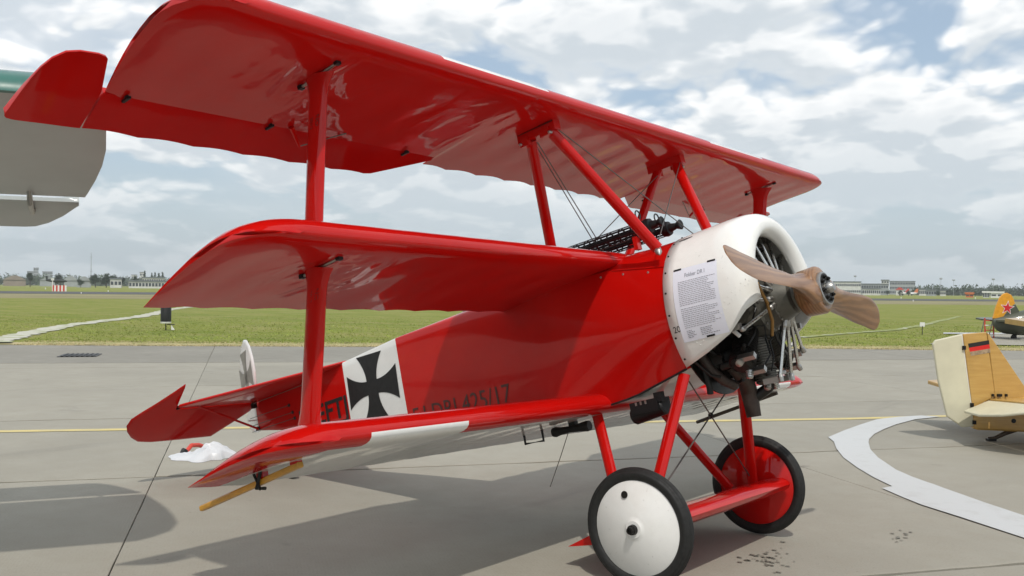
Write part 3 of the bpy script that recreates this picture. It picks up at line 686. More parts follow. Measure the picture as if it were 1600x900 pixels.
G().tube([(.78, -.31, 1.31), (.83, -.32, 1.22), (.84, -.27, 1.10), (.82, -.21, 1.00), (.78, -.17, .92)], .011, 8).obj('ignition_conduit', brass, eng, True)
for (a, b) in (((.36, -.40, .86), (.46, -.30, .74)), ((.35, -.1, .75), (.55, -.2, .70)), ((.40, -.36, .98), (.52, -.34, .86)), ((.34, .1, .72), (.5, .1, .74))): G().tube([a, (np.array(a)+np.array(b))/2+np.array([0, .03, -.04]), b], .010, 8).obj('oil_line', dark_metal, eng, True)
for (c, d) in (((.42, -.2, .90), (.14, .20, .16)), ((.40, .05, .86), (.12, .3, .14)), ((.40, -.33, 1.02), (.10, .10, .14)), ((.39, -.08, .76), (.10, .10, .06))): G().box(c, d).obj('accessory_housing', dark_metal, eng)

# ---- propeller
HX, HZ = 1.03, 1.128
prp = G().lathe([(-.085, .08), (-.08, .115), (-.06, .140), (.040, .146), (.055, .138), (.060, .12)], (HX, 0, HZ), n=36).obj('propeller', prop_wood, plane, True, 50)
def blade(ang):
    e_r = np.array([0, math.cos(ang), math.sin(ang)]); e_t = np.array([0, -math.sin(ang), math.cos(ang)]); ex_ = np.array([1., 0, 0]); rings = []
    R0 = 1.10
    for r in np.concatenate([np.linspace(.0, .25, 6), np.linspace(.32, .98, 14), [1.03, 1.065, 1.088, 1.10]]):
        t = r/R0; ch = np.interp(t, [0, .1, .25, .45, .65, .82, .93, .97, .99, 1], [.24, .225, .150, .160, .190, .196, .172, .135, .095, .03])
        th = np.interp(t, [0, .1, .25, .45, .7, 1], [.15, .135, .080, .044, .024, .010]); be = rad(np.interp(t, [0, .12, .25, .45, .7, 1], [12, 28, 42, 33, 25, 19]))
        c = e_t*math.cos(be)+ex_*math.sin(be); n = ex_*math.cos(be)-e_t*math.sin(be)   # leading edge ahead and against the rotation sense
        sh = np.interp(t, [0, .4, .8, 1], [0, .0, .01, -.015]); ring = []
        for kk in range(20):
            p = 2*math.pi*kk/20; cx_ = math.cos(p); sy = math.sin(p); zc = sy*(1-.25*cx_*(1 if t > .3 else 0)); zc = zc if zc > 0 else zc*np.interp(t, [0, .25, .5], [1, .7, .25])
            ring.append(np.array([HX, 0, HZ])+e_r*r+c*(sh+cx_*ch/2)+n*zc*th/2)
        rings.append(ring)
    G().loft(rings).obj('blade', prop_wood, prp, True, 60)
blade(rad(171.5)); blade(rad(-8.5))
hub = G().lathe([(.061, .102), (.080, .102), (.083, .096), (.083, .035), (.10, .034), (.115, .030), (.125, .022), (.127, .005)], (HX, 0, HZ), n=32).obj('hub_plate', steel, prp, True, 30)
G().lathe([(.084, .092), (.0845, .07), (.0845, .04)], (HX, 0, HZ), n=28, caps=False).obj('plate_recess', dark_metal, prp)
for k in range(8):
    a = 2*math.pi*k/8+.2; G().lathe([(.080, .013), (.095, .013), (.096, .007), (.102, .007), (.103, .002)], (HX, .070*math.cos(a), HZ+.070*math.sin(a)), (1, 0, 0), 6).obj('hub_bolt', dark_metal, prp)

# ---- struts
def strut(name, p0, p1, chord, thick, parent=plane, mat=red_tube, cdir=(1, 0, 0), flare0=1., flare1=1., n=14, label=None):
    p0, p1 = np.array(p0, float), np.array(p1, float); d = (p1-p0)/np.linalg.norm(p1-p0); L_ = np.linalg.norm(p1-p0); c = np.array(cdir, float); c -= d*(c@d); c /= np.linalg.norm(c); t = np.cross(d, c); rings = []
    for s_ in (0, .02, .05, .09, .14, .5, .86, .91, .95, .98, 1):
        k = 1.
        if s_ < .14: k = 1+(flare0-1)*(1-s_/.14)**1.8
        if s_ > .86: k = 1+(flare1-1)*((s_-.86)/.14)**1.8
        p = p0+d*L_*s_; rings.append([p+c*chord/2*k*math.cos(a)+t*thick/2*math.sin(a) for a in np.linspace(0, 2*math.pi, n, endpoint=False)])
    o = G().loft(rings).obj(name, mat, parent, True, 60)
    if label: o['label'] = label
    return o
YS = 2.5796
for sg in (-1, 1):
    topf = wp('t', .317, sg*YS, .006); mu = wp('m', .33, sg*YS, .148); ml = wp('m', .336, sg*YS, .006); lu = wp('l', .33, sg*YS, .150)
    us = strut('interplane_strut', mu, topf, .128, .042, flare1=1.75, flare0=1.03); ls = strut('interplane_strut', lu, ml, .138, .044, flare1=1.6, flare0=1.3)
    for (st, a, wk) in ((us, topf, 't'), (ls, ml, 'm')):
        e0 = wp(wk, .317-.135, sg*YS, -.002); e1 = wp(wk, .317+.14, sg*YS, -.002); G().tube([e0, e1], .008, 8).obj('end_plate', steel, st)
        for e in (e0, e1): G().box(e, (.024, .028, .020)).obj('end_fitting', gun_metal, st)
    if sg < 0:
        for (st, pa, pb, fr) in ((us, mu, topf, .74), (ls, lu, ml, .86)):
            d = (pb-pa)/np.linalg.norm(pb-pa); o0 = pa+(pb-pa)*fr
            for body, dx_, sz in (('NO', .012, .036), ('2012', -.030, .030)):
                vv, ff = text_geo(body, sz, lambda a, b: o0-d*a*1.0+np.array([dx_+b, -.0215 if abs(dx_+b) < .02 else -.0195, 0])); mesh('strut_lettering', vv, ff, letter_black, st)
    # stitched fabric boot at the foot
    G().tube([lu+np.array([.0, 0, -.004]), lu+np.array([0, 0, .003])], .07, 12).obj('foot_plate', red_tube, ls)
# cabane
YC = .8115
for sg in (-1, 1):
    c0 = np.array([-.1326, sg*YC, 2.4547]); blk = G().box(c0+np.array([.0, 0, .0]), (.29, .070, .070)).box(c0+np.array([0, 0, .045]), (.25, .06, .06)).box(c0+np.array([.07, sg*.02, -.035]), (.075, .05, .05)).box(c0+np.array([-.095, sg*.02, -.04]), (.065, .05, .06))
    cb = blk.obj('cabane_clamp', red_tube, plane)
    G().box(c0+np.array([0, sg*.033, .018]), (.275, .004, .010)).obj('joint_line', black_paint, cb)
    for xx in (.11, -.12): G().lathe([(0, .012), (.02, .012), (.03, .006)], c0+np.array([xx, sg*.03, -.05]), (0, sg, 0), 8).obj('bolt', steel, cb)
    strut('cabane_strut', (.300, sg*.425, 1.585), c0+np.array([.085, -sg*.01, -.03]), .078, .056)
    strut('cabane_strut', (-.505, sg*.385, 1.60), c0+np.array([-.075, -sg*.01, -.03]), .074, .054)
    G().lathe([(0, .022), (.03, .022), (.05, .012), (.06, .004)], (.30, sg*.43, 1.58), (.4, sg*.6, -.7), 12).obj('strut_fitting', steel, cb)
for (a, b) in (((.0, -.78, 2.42), (.30, .43, 1.60)), ((.0, .78, 2.42), (.30, -.43, 1.60)), ((-.19, -.79, 2.40), (-.50, .37, 1.62)), ((-.17, -.79, 2.40), (-.46, .37, 1.62)), ((-.19, .79, 2.40), (-.50, -.37, 1.62))): G().tube([a, b], .0036, 6).obj('bracing_wire', wire_mat, plane)
# ---- guns
for sg in (-1, 1):
    y0 = sg*.125; zg = 1.815; rj = .047
    GX = -.12; gun = G().box((-.70+GX, y0, zg-.01), (.34, .075, .115)).box((-.90+GX, y0, zg), (.10, .06, .07)).obj('machine_gun', gun_metal, plane)
    G().lathe([(-.58, .012), (.30, .011)], (GX, y0, zg), n=12).obj('barrel', gun_metal, gun)
    jk = G()
    for k in range(9): xx = -.54+.094*k; jk.lathe([(xx-.006, rj), (xx+.006, rj), (xx+.006, rj-.004), (xx-.006, rj-.004)], (GX, y0, zg), n=20, closed=True)
    for k in range(6):
        a = 2*math.pi*(k+.5)/6; jk.box((-.165+GX, y0+(rj-.002)*math.cos(a), zg+(rj-.002)*math.sin(a)), (.76, .004, .014), np.array([[1, 0, 0], [0, math.cos(a), -math.sin(a)], [0, math.sin(a), math.cos(a)]]))
    jk.obj('cooling_jacket', gun_metal, gun)
    G().lathe([(.20, rj), (.225, rj+.006), (.25, rj), (.255, .030), (.285, .024), (.30, .020), (.335, .036), (.34, .030), (.335, .012)], (GX, y0, zg), n=20).obj('muzzle', gun_metal, gun, True, 30)
    ring = [(.17+GX, y0+.030*math.cos(t), zg+.095+.030*math.sin(t)) for t in np.linspace(0, 2*math.pi, 22)]
    G().tube(ring, .005, 6, caps=False).tube([(.17+GX, y0, zg+.045), (.17+GX, y0, zg+.068)], .006, 6).obj('ring_sight', gun_metal, gun)
    for xx in (.12, -.45): G().box((xx+GX, y0, zg-.085), (.03, .05, .09)).obj('gun_mount', red_tube, gun)

# ---- undercarriage
HT = .82
for sg in (-1, 1):
    w0 = np.array([0, sg*HT, WR])          # wheels stand upright on the ground
    wr = empty('tmp'); bpy.data.objects.remove(wr)
    def LA(pr_, n=56, closed=False):
        gg = G().lathe([(x*sg, r) for x, r in pr_], w0, (0, 1, 0), n, caps=not closed, closed=closed); gg.v = [toA(p) for p in gg.v]; return gg
    tyr = []
    for t in np.linspace(0, 2*math.pi, 40, endpoint=False):
        rr = .0405; xx = rr*math.cos(t)*.98; yy = WR-.041+rr*math.sin(t)
        if math.sin(t) > .35: yy -= .0034*(1+math.cos(10*math.acos(max(-1, min(1, math.cos(t))))*1.0))
        tyr.append((xx, yy))
    wheel = LA([(-.045, .02), (-.045, .05), (-.02, WR-.085), (.0, WR-.068), (.02, WR-.085), (.045, .05), (.05, .02)], 48).obj('wheel', [red_body], plane, True, 40)
    LA(tyr, 72, True).obj('tyre', rubber, wheel, True, 60)
    LA([(.020, WR-.070), (.028, WR-.078), (.055, .075), (.060, .055), (.066, .048), (.066, .02)], 64).obj('wheel_disc', white_paint if sg < 0 else red_body, wheel, True, 40)['label'] = 'smooth white outer wheel disc' if sg < 0 else 'smooth red outer wheel disc'
    LA([(-.020, WR-.070), (-.028, WR-.078), (-.052, .08), (-.056, .03)], 64).obj('wheel_disc', red_body, wheel, True, 40)
    LA([(.066, .030), (.090, .028), (.092, .022), (.108, .021), (.110, .012), (.100, .011), (.100, .004)], 20).obj('axle_end', dark_metal, wheel, True, 30)
    hp = w0+np.array([-.075, sg*.0415, .185]); gg = G().lathe([(0, .021), (.003, .021), (.0035, .018), (-.004, .016), (-.004, .002)], hp, (0, sg, .15), 20); gg.v = [toA(p) for p in gg.v]; gg.obj('valve_opening', dark_metal, wheel)
    strut('undercarriage_strut', (.273, sg*.395, .80), (.015, sg*.715, .03), .078, .052); strut('undercarriage_strut', (-.42, sg*.375, .72), (-.165, sg*.715, .03), .074, .050)
for a, b in (((.27, -.38, .79), (.02, .70, .07)), ((.27, .38, .79), (.02, -.70, .07))): G().tube([a, b], .005, 6).obj('bracing_wire', wire_mat, plane)
G().lathe([(-.01, .012), (0, .02), (.01, .012)], (.182, 0, .537), (0, 1, 0), 10).obj('wire_crossing', dark_metal, plane)
# axle fairing
rg = []
for y in np.linspace(-.745, .745, 9):
    ring = []
    for u in (1, .8, .6, .4, .25, .14, .06, .02, 0): ring.append((.27-.85*u, y, -.012-.068*u+.078*(2.97*math.sqrt(u)-1.26*u-3.52*u*u+2.84*u**3-1.03*u**4)*.98+.002))
    for u in (.02, .06, .14, .25, .4, .6, .8): ring.append((.27-.85*u, y, -.012-.068*u-.050*(2.97*math.sqrt(u)-1.26*u-3.52*u*u+2.84*u**3-1.03*u**4)))
    rg.append(ring)
G().loft(rg).obj('axle_fairing', red_body, plane, True, 50)
G().tube([(0, -.83, 0), (0, .83, 0)], .022, 12).obj('axle', dark_metal, plane)
# underside gear: stirrup step, venturi, radio box, whip
G().tube([(-.83, -.40, .60), (-.83, -.47, .585)], .001, 4)
st_ = [(-.985, -.44, .70), (-.98, -.45, .592), (-.825, -.45, .588), (-.83, -.44, .70)]
G().tube(st_, .009, 8).obj('step_stirrup', black_paint, plane)
G().lathe([(0, .030), (.02, .034), (.06, .026), (.13, .021), (.20, .026), (.27, .035), (.29, .031)], (-.755, -.42, .628), (1, .02, -.02), 20).box((-.60, -.40, .665), (.05, .04, .06)).obj('venturi_tube', gun_metal, plane, True, 40)
G().tube([(-.615, -.42, .64), (-.74, -.42, .46), (-.868, -.42, .285)], .0028, 5).obj('earth_wire', wire_mat, plane)
bx_ = G().box((-.05, -.32, .665), (.20, .16, .075)).lathe([(-.17, .048), (-.16, .055), (.06, .055), (.07, .045)], (0, -.34, .64), (1, 0, .12), 18).obj('oil_cooler', gun_metal, plane, True, 30)
for k in range(3): G().box((-.10+.035*k, -.403, .69), (.012, .004, .022)).obj('fitting', steel, bx_)
G().box((.055, -.37, .705), (.05, .05, .06)).obj('bracket', gun_metal, bx_)

# ---- tail
def outline_part(name, pts, mat, parent, th=.022, smooth=True):
    """flat tail surface: outline in 3-D, thin with a rounded rim"""
    P = [np.array(p, float) for p in pts]; c = sum(P)/len(P); n = np.zeros(3)
    for i in range(len(P)): n += np.cross(P[i]-c, P[(i+1) % len(P)]-c)
    n /= np.linalg.norm(n); k = len(P); v = []; 
    def inset(p, d): q = c-p; L_ = np.linalg.norm(q); return p+q*min(.5, d/L_)
    v += [inset(p, .035)+n*th/2 for p in P]+[inset(p, .010)+n*th*.36 for p in P]+list(P)+[inset(p, .010)-n*th*.36 for p in P]+[inset(p, .035)-n*th/2 for p in P]
    f = [tuple(range(k)), tuple(range(4*k, 5*k))]
    for r_ in range(4):
        for i in range(k): j = (i+1) % k; f.append((r_*k+i, r_*k+j, (r_+1)*k+j, (r_+1)*k+i))
    return mesh(name, v, f, mat, parent, smooth, None, 40)
HXT, HZT = -4.28, 1.496
tp = outline_part('tailplane', [(-2.90, -.15, 1.572), (-2.86, 0, 1.574), (-2.90, .15, 1.572), (-4.20, .90, 1.500), (-4.255, .875, 1.497), (-4.262, -.0, 1.497), (-4.255, -.875, 1.497), (-4.20, -.90, 1.500)], red_body, plane, .030)
de = rad(35)
def ev(s_, y): return np.array([HXT-.002-s_*math.cos(de), y, HZT-s_*math.sin(de)])
half = [(.0, .885), (-.14, .895), (-.285, .907), (-.20, .975), (-.076, 1.088), (.02, 1.185), (.093, 1.251), (.17, 1.262), (.245, 1.225), (.32, 1.16), (.378, 1.077), (.402, .95), (.409, .725), (.405, .333), (.25, .18), (.106, .045), (.0, .03)]
for sg in (-1, 1):
    e = outline_part('elevator', [ev(a, sg*b) for a, b in half], red_body, plane, .022)
    G().box((HXT, sg*.86, HZT), (.05, .02, .03)).obj('hinge', gun_metal, e)
    G().tube([(-4.22, sg*.70, 1.490), (-4.33, sg*.02, 1.252)], .011, 8).obj('tailplane_brace', red_tube, tp)
    G().tube([(-4.26, sg*.10, 1.47), (-4.20, sg*.10, 1.60)], .010, 8).box((-4.26, sg*.085, 1.46), (.05, .03, .05)).obj('elevator_horn', dark_metal, e)
G().tube([side(-3.45, 1.50, .02), (-4.26, -.10, 1.475)], .003, 5).obj('control_cable', wire_mat, tp)
# rudder (turned), rounded balanced shape
rd = rad(24)
def rv(s_, z): return np.array([-4.335-s_*math.cos(rd), s_*math.sin(rd), z])
ro = [(0.0, 1.23), (.0, 1.60), (-.10, 1.66), (-.125, 1.78), (-.105, 1.92), (-.05, 2.03), (.03, 2.10), (.13, 2.12), (.24, 2.085), (.34, 2.0), (.42, 1.88), (.465, 1.74), (.475, 1.60), (.45, 1.47), (.40, 1.36), (.32, 1.28), (.2, 1.235)]
rudder = outline_part('rudder', [rv(a, b) for a, b in ro], white_paint, plane, .026)
rn = np.cross(rv(1, 0)-rv(0, 0), (0, 0, 1)); rn /= np.linalg.norm(rn)
for s_side in (-1, 1):
    g_ = G()
    for kq in range(4):
        an = kq*math.pi/2+math.pi/4*0; c_, s_ = math.cos(an), math.sin(an); v = []
        lo, hi = arm(an); lo = [(0, -.05)]+[(p[0]*.78, p[1]*.8) for p in lo]; hi = [(0, .05)]+[(p[0]*.78, p[1]*.8) for p in hi]
        for p in lo+hi: v.append(rv(.18+p[0]*c_-p[1]*s_, 1.76+p[0]*s_+p[1]*c_)+rn*s_side*.0155)
        n = len(lo); g_.add(v, [(i, i+1, n+i+1, n+i) for i in range(n-1)])
    g_.obj('rudder_cross', sheen_cross, rudder)
G().tube([(-4.335, 0, 1.24), (-4.335, 0, 1.62)], .016, 10).obj('rudder_post', white_paint, rudder)
for z_ in (1.255, 1.47): G().box((-4.335, 0, z_), (.05, .05, .035)).obj('hinge', gun_metal, rudder)
G().tube([(-4.34, -.11, 1.335), (-4.34, .11, 1.335)], .007, 6).obj('rudder_horn', white_paint, rudder)
# tail wheel
tww = np.array([-4.02, 0, .075])
ts = G().tube([(-3.72, 0, 1.14), toA(tww)], [.03, .02], 10).obj('tail_skid_leg', gun_metal, plane)
gg = G().lathe([(-.022, .03), (-.026, .06), (-.018, .074), (0, .0765), (.018, .074), (.026, .06), (.022, .03)], tww, (0, 1, 0), 28); gg.v = [toA(p) for p in gg.v]; gg.obj('tail_wheel', rubber, plane, True, 50)
# wing-tip skids
for sg in (-1, 1):
    if sg < 0: pa, pb = np.array([-.64, -2.64, .652]), np.array([-1.45, -2.66, .548])
    else: pa, pb = np.array([-.46, 2.60, .662]), np.array([-1.304, 2.60, .552])
    d = pb-pa; d /= np.linalg.norm(d); a = np.cross(d, (0, 0, 1)); a /= np.linalg.norm(a); b = np.cross(a, d)
    sk = G().box((pa+pb)/2, (np.linalg.norm(pb-pa), .038, .030), np.stack([d, a, b], 1)).obj('wing_tip_skid', skid_wood if sg < 0 else dark_wood, plane)
    bv = sk.modifiers.new('b', 'BEVEL'); bv.width = .008; bv.segments = 2
    for t in (.04, .36):
        p = pa+(pb-pa)*t; tz = (p*np.array([1, 1, 0]))+np.array([0, 0, wp('l', .30, 0, 0)[2]+.01]); tz[2] = .70 if t < .2 else .69
        G().box((p+tz)/2+np.array([0, 0, .006]), (.05, .035, max(.03, tz[2]-p[2]))).obj('skid_bracket', red_tube if sg < 0 else dark_wood, sk)
        if t > .2 and sg < 0:
            G().tube([p+np.array([.03, -.03, .05]), p+np.array([-.02, -.03, -.03]), p+np.array([-.03, .03, -.035])], .009, 8).tube([p+np.array([-.03, -.03, .05]), p+np.array([.01, -.03, -.04])], .007, 8).obj('elastic_cord', gun_metal, sk)
# printed sheet taped to the cowling
sh = empty('info_sheet', toW(cw(.54, 175))); sh.matrix_world = plane.matrix_world.copy()
tag(sh, 'white printed information sheet taped to the side of the white cowling', 'paper')
def sheet_pt(a, b, off=.003):            # a 0..1 across, b 0..1 down
    xx = .392+.302*a-.012*b; an = 150.6+2.6*a+(48.6-2.4*a)*b; return cw(xx, an, off+.002*math.sin(3*b+2*a))
NA_, NB_ = 8, 18; v = [sheet_pt(i/NA_, j/NB_) for j in range(NB_+1) for i in range(NA_+1)]
mesh('page', v, [(j*(NA_+1)+i, j*(NA_+1)+i+1, (j+1)*(NA_+1)+i+1, (j+1)*(NA_+1)+i) for j in range(NB_) for i in range(NA_)], paper_mat, sh, True)
vv, ff = text_geo('Fokker DR I', .1, lambda a, b: sheet_pt(.27+a*.93, .145-b*.85, .0045)); mesh('title_print', vv, ff, ink, sh)
g_ = G(); rr_ = random.Random(3)
for k in range(26):
    b = .20+k*.0245
    if k == 14: continue
    a = .12; end = .92-.25*rr_.random()*(rr_.random() > .5)
    if k in (0,): end = .95
    while a < end:
        w = rr_.uniform(.02, .065); e = min(end, a+w); g_.add([sheet_pt(a, b, .0045), sheet_pt(e, b, .0045), sheet_pt(e, b+.0062, .0045), sheet_pt(a, b+.0062, .0045)], [(0, 1, 2, 3)]); a = e+.012
for k in range(5):
    b = .855+k*.022
    for (a0, a1) in ((.13, .13+.10+.1*rr_.random()), (.43, .43+.2+.25*rr_.random())):
        a = a0
        while a < a1: e = min(a1, a+rr_.uniform(.02, .06)); g_.add([sheet_pt(a, b, .0045), sheet_pt(e, b, .0045), sheet_pt(e, b+.008, .0045), sheet_pt(a, b+.008, .0045)], [(0, 1, 2, 3)]); a = e+.012
g_.obj('body_print', ink, sh)
for a, b in ((.10, .005), (.88, -.005), (.60, .985)):
    v = [sheet_pt(a+da, b+db, .005) for da, db in ((-.09, -.012), (.09, -.012), (.09, .014), (-.09, .014))]; mesh('tape_strip', v, [(0, 1, 2, 3)], gun_metal, sh)
#@@REST
# ================================================================== NEIGHBOURING AIRCRAFT
def frame(root, origin, ex, ey, ez):
    root.matrix_world = Matrix(((ex[0], ey[0], ez[0], origin[0]), (ex[1], ey[1], ez[1], origin[1]), (ex[2], ey[2], ez[2], origin[2]), (0, 0, 0, 1)))
def nrm(v): v = np.array(v, float); return v/np.linalg.norm(v)
# ---- big aircraft whose grey wing reaches in behind the red wing tips
NP = np.array([-2.41, -2.75, 2.47]); NC = nrm((-.87, .5, -.2)); NS = nrm((-.5, -.87, 0)); NN = np.cross(NC, NS)
if NN[2] < 0: NN = -NN
big = empty('parked_airplane', (NP+NS*6.2)*np.array([1, 1, 0])); bp = (NP+NS*6.2)*np.array([1, 1, 0])
tag(big, 'parked airplane whose grey wing with green leading edge reaches in behind the red wing tips', 'airplane')
def nw(u, v, z=0.): return NP+NC*u+NS*v+NN*z-bp
rings = []
UU = [1.0, .9, .6, .3, 0, -.3, -.55, -.70, -.77, -.80]; TZ = [.02, .045, .11, .16, .20, .21, .19, .145, .09, .03]
for v_, s_ in [(-.03, .05), (-.015, .3), (.0, .5), (.02, .65), (.06, .8), (.13, .92), (.25, 1), (.6, 1), (1.2, 1), (2.5, 1), (4.0, 1), (5.8, 1)]:
    e = [max(v_, 0.0+.135*max(0, (u-.1)/.9)**1.6+(.18*max(0, (-.35-u)/.45)**2)-.03+.0) if v_ < .3 else v_ for u in UU]
    # tip edge follows the traced rounded outline
    e = [(.0+.126*max(0, u)**1.5+.30*max(0, (-.30-u)/.5)**2.2)*(1-min(1, max(0, v_+.03)/.33))+v_ for u in UU]
    rings.append([nw(u, q, t*s_) for u, q, t in zip(UU, e, TZ)]+[nw(u, q, -.012*s_*math.sin(math.pi*(u+.8)/1.8)) for u, q in list(zip(UU, e))[::-1]])
g_ = G().loft(rings); n2 = len(rings[0]); g_.mi = []
for i in range(len(rings)-1):
    for j in range(n2): g_.mi.append(1 if (j < len(UU)+1) else 0)
g_.mi += [0, 0]
wing_ = g_.obj('wing', [silver_under, teal], big, True, 40); wing_['label'] = 'grey fabric underside with dark green upper surface'
rings = []
for v_, s1 in [(.135, 1.14), (.16, 1.20), (.24, 1.42), (.34, 1.62), (.43, 1.73), (.5, 1.75), (1.2, 1.76), (3.5, 1.76)]:
    rings.append([nw(1.09, v_, .015), nw(1.09+.3*(s1-1.09), v_, .05), nw(s1, v_, -.01), nw(s1, v_, -.02), nw(1.09+.3*(s1-1.09), v_, -.02), nw(1.09, v_, -.01)])
fl = G().loft(rings).obj('flap', silver_under, big, True, 40)
for v_ in (.42, 2.2): G().tube([nw(.86, v_, .03), nw(1.02, v_, -.05), nw(1.24, v_, -.055), nw(1.27, v_, -.02)], [.016, .018, .016, .02], 8).obj('flap_hinge_arm', steel, big)
HB = nrm((-NC[0], -NC[1], 0)); SB = nrm((NS[0], NS[1], 0))
rings = []
for xx, ww, z0, z1 in ((2.2, .45, 1.3, 2.3), (1.9, .75, .9, 2.7), (.5, .85, .75, 3.0), (-1.5, .8, .8, 2.8), (-4., .45, 1.0, 2.0), (-6.5, .12, 1.1, 1.5)):
    rings.append([HB*xx+SB*ww*math.cos(t)+np.array([0, 0, (z0+z1)/2+(z1-z0)/2*math.sin(t)]) for t in np.linspace(0, 2*math.pi, 20, endpoint=False)])
G().loft(rings).obj('fuselage', teal, big, True, 50)
for sg in (-1, 1):
    c = HB*.9+SB*sg*1.4; G().tube([c+np.array([0, 0, .42]), HB*.7+SB*sg*.6+np.array([0, 0, 1.1])], .06, 10).obj('undercarriage_leg', silver_under, big)
    G().lathe([(-.10, .1), (-.12, .3), (-.06, .40), (.06, .40), (.12, .3), (.10, .1)], c+np.array([0, 0, .40]), SB, 28).obj('wheel', rubber, big, True, 40)
# ---- wooden glider tail
GB = np.array([.333, 6.736, 0.]); GH = nrm((math.cos(rad(42)), math.sin(rad(42)), 0)); GN = np.array([-GH[1], GH[0], 0])      # GN points away from the camera
gl = empty('wooden_glider'); frame(gl, GB, GH, GN, (0, 0, 1)); tag(gl, 'amber plywood glider tail with cream rudder and black-red-gold flag', 'glider')
def panel(name, pts, y, th, mat, parent, bev=.008):
    v, f = prism([(a, y, z) for a, z in pts], (0, 1, 0), th); o = mesh(name, v, f, mat, parent)
    if bev: b = o.modifiers.new('b', 'BEVEL'); b.width = bev; b.segments = 2; b.limit_method = 'ANGLE'
    return o
fin = panel('fin', [(-.415, 1.238), (-.132, 1.262), (-.018, .52), (-.290, .38)], 0, .05, ply, gl)
panel('fin_fairing', [(-.124, 1.258), (-.10, 1.24), (.345, .622), (.9, .50), (.9, .42), (-.012, .46)], 0, .056, ply, gl)['label'] = 'sloping plywood fairing in front of the fin'
rud = panel('rudder', [(-.428, 1.236), (-.74, 1.165), (-.768, 1.12), (-.700, .70), (-.590, .285), (-.40, .16), (-.255, .17), (-.302, .42)], 0, .04, cream_fabric, gl, .012)
G().tube([(-.424, 0, 1.236), (-.296, 0, .40)], .014, 8).obj('rudder_edge', plain_white, rud)
for z_ in (1.08, .42, .22): G().box((-.43+.155*(1.236-z_), -.03, z_), (.035, .03, .045)).obj('hinge', gun_metal, rud)
for k, m in enumerate((flag_black, flag_red, flag_gold)):
    mesh('flag_stripe', [(-.355+.012*k+d, -.0275, 1.128-.047*k+dz) for d, dz in ((0, 0), (.268, .045), (.268+.012, -.002), (.012, -.047))], [(0, 1, 2, 3)], m, fin)
rings = []
for xx, ww, z0, z1 in ((-.275, .025, .150, .375), (-.24, .05, .135, .40), (.35, .11, .115, .52), (1.2, .18, .12, .66), (2.4, .26, .15, .85), (3.6, .30, .2, 1.05), (4.6, .2, .35, .95), (5.0, .04, .55, .75)):
    rings.append([(xx, -ww, z0+.02), (xx, -ww*.8, z0), (xx, ww*.8, z0), (xx, ww, z0+.02), (xx, ww, z1-.04), (xx, ww*.5, z1), (xx, -ww*.5, z1), (xx, -ww, z1-.04)])
fus2 = G().loft(rings).obj('fuselage', ply, gl, True, 30)
G().lathe([(0, .028), (.012, .026), (.014, .004)], (.165, -.085, .245), (0, -1, 0), 16).obj('lifting_socket', gun_metal, fus2)
for xx, w_ in ((-.06, .02), (.02, .05), (.10, .02)): G().box((xx, -.045, .535), (w_, .03, .03)).obj('fitting', gun_metal, fus2)
def hplate(name, pts, th, mat):     # tailplane near half: (a, y, z) outline
    P = [np.array(p) for p in pts]; v, f = prism(P, nrm(np.cross(P[1]-P[0], P[2]-P[0])), th); o = mesh(name, v, f, mat, gl); b = o.modifiers.new('b', 'BEVEL'); b.width = .012; b.segments = 2; b.limit_method = 'ANGLE'; return o
hplate('tailplane', [(-.10, -.04, .47), (.95, -.05, .50), (.75, -1.25, .56), (.55, -1.45, .57), (.10, -1.45, .56), (-.10, -1.40, .55)], .05, ply)
el_ = hplate('elevator', [(-.115, -.06, .465), (-.115, -1.40, .545), (-.30, -1.30, .50), (-.50, -.95, .415), (-.55, -.60, .37), (-.45, -.12, .35)], .03, cream_fabric)
el_['label'] = 'cream fabric elevator hanging down behind the plywood tailplane'
for yy in (-.35, -.16): G().box((-.11, yy, .42), (.08, .04, .05)).obj('elevator_hinge', gun_metal, el_)
hplate('tailplane', [(-.10, .04, .47), (.95, .05, .50), (.75, 1.25, .56), (.10, 1.45, .56), (-.10, 1.40, .55)], .05, ply)
G().tube([(.30, 0, .15), (.12, 0, .09), (.0, 0, .035), (-.07, 0, .02)], [.03, .026, .022, .03], 10).obj('tail_skid', dark_wood, gl)
G().box((-.05, 0, .014), (.10, .06, .026)).obj('skid_shoe', dark_metal, gl)
for sg in (-1, 1):   # wing out of sight to the right
    v, f = prism([(3.2, sg*.2, .95), (4.2, sg*.2, .97), (4.0, sg*5.5, 1.25), (3.4, sg*5.5, 1.24)], (0, 0, 1), .09); mesh('wing', v, f, ply, gl)
# ---- green aircraft tail with yellow fin and red star, further off
RB = gnd((1584, 532)); RH = nrm((math.cos(rad(38)), math.sin(rad(38)), 0)); RN = np.array([-RH[1], RH[0], 0])
ru = empty('warplane'); frame(ru, RB, RH, RN, (0, 0, 1)); tag(ru, 'dark green warplane with yellow tail fin and red star on the grass edge', 'airplane')
panel('fin', [(-.80, .80), (-.70, 1.20), (-.55, 1.58), (-.42, 1.72), (-.28, 1.76), (-.12, 1.68), (-.02, 1.50), (.02, 1.36), (-.12, 1.24), (-.30, 1.02), (-.46, .80)], 0, .08, tail_yellow, ru, .02)
panel('fin_root', [(-.44, .80), (-.28, 1.02), (-.10, 1.24), (.035, 1.34), (.20, 1.05), (.60, .95), (.6, .8)], 0, .082, olive, ru, .02)
sp = [(.23*(1 if k % 2 == 0 else .40)*math.sin(math.pi*k/5+.12), .23*(1 if k % 2 == 0 else .40)*math.cos(math.pi*k/5+.12)) for k in range(10)]
mesh('star_border', [(-.27+1.2*x, -.046, 1.20+1.2*z) for x, z in sp], [tuple(range(10))], plain_white, ru); mesh('red_star', [(-.27+x, -.050, 1.20+z) for x, z in sp], [tuple(range(10))], star_red, ru)
rings = []
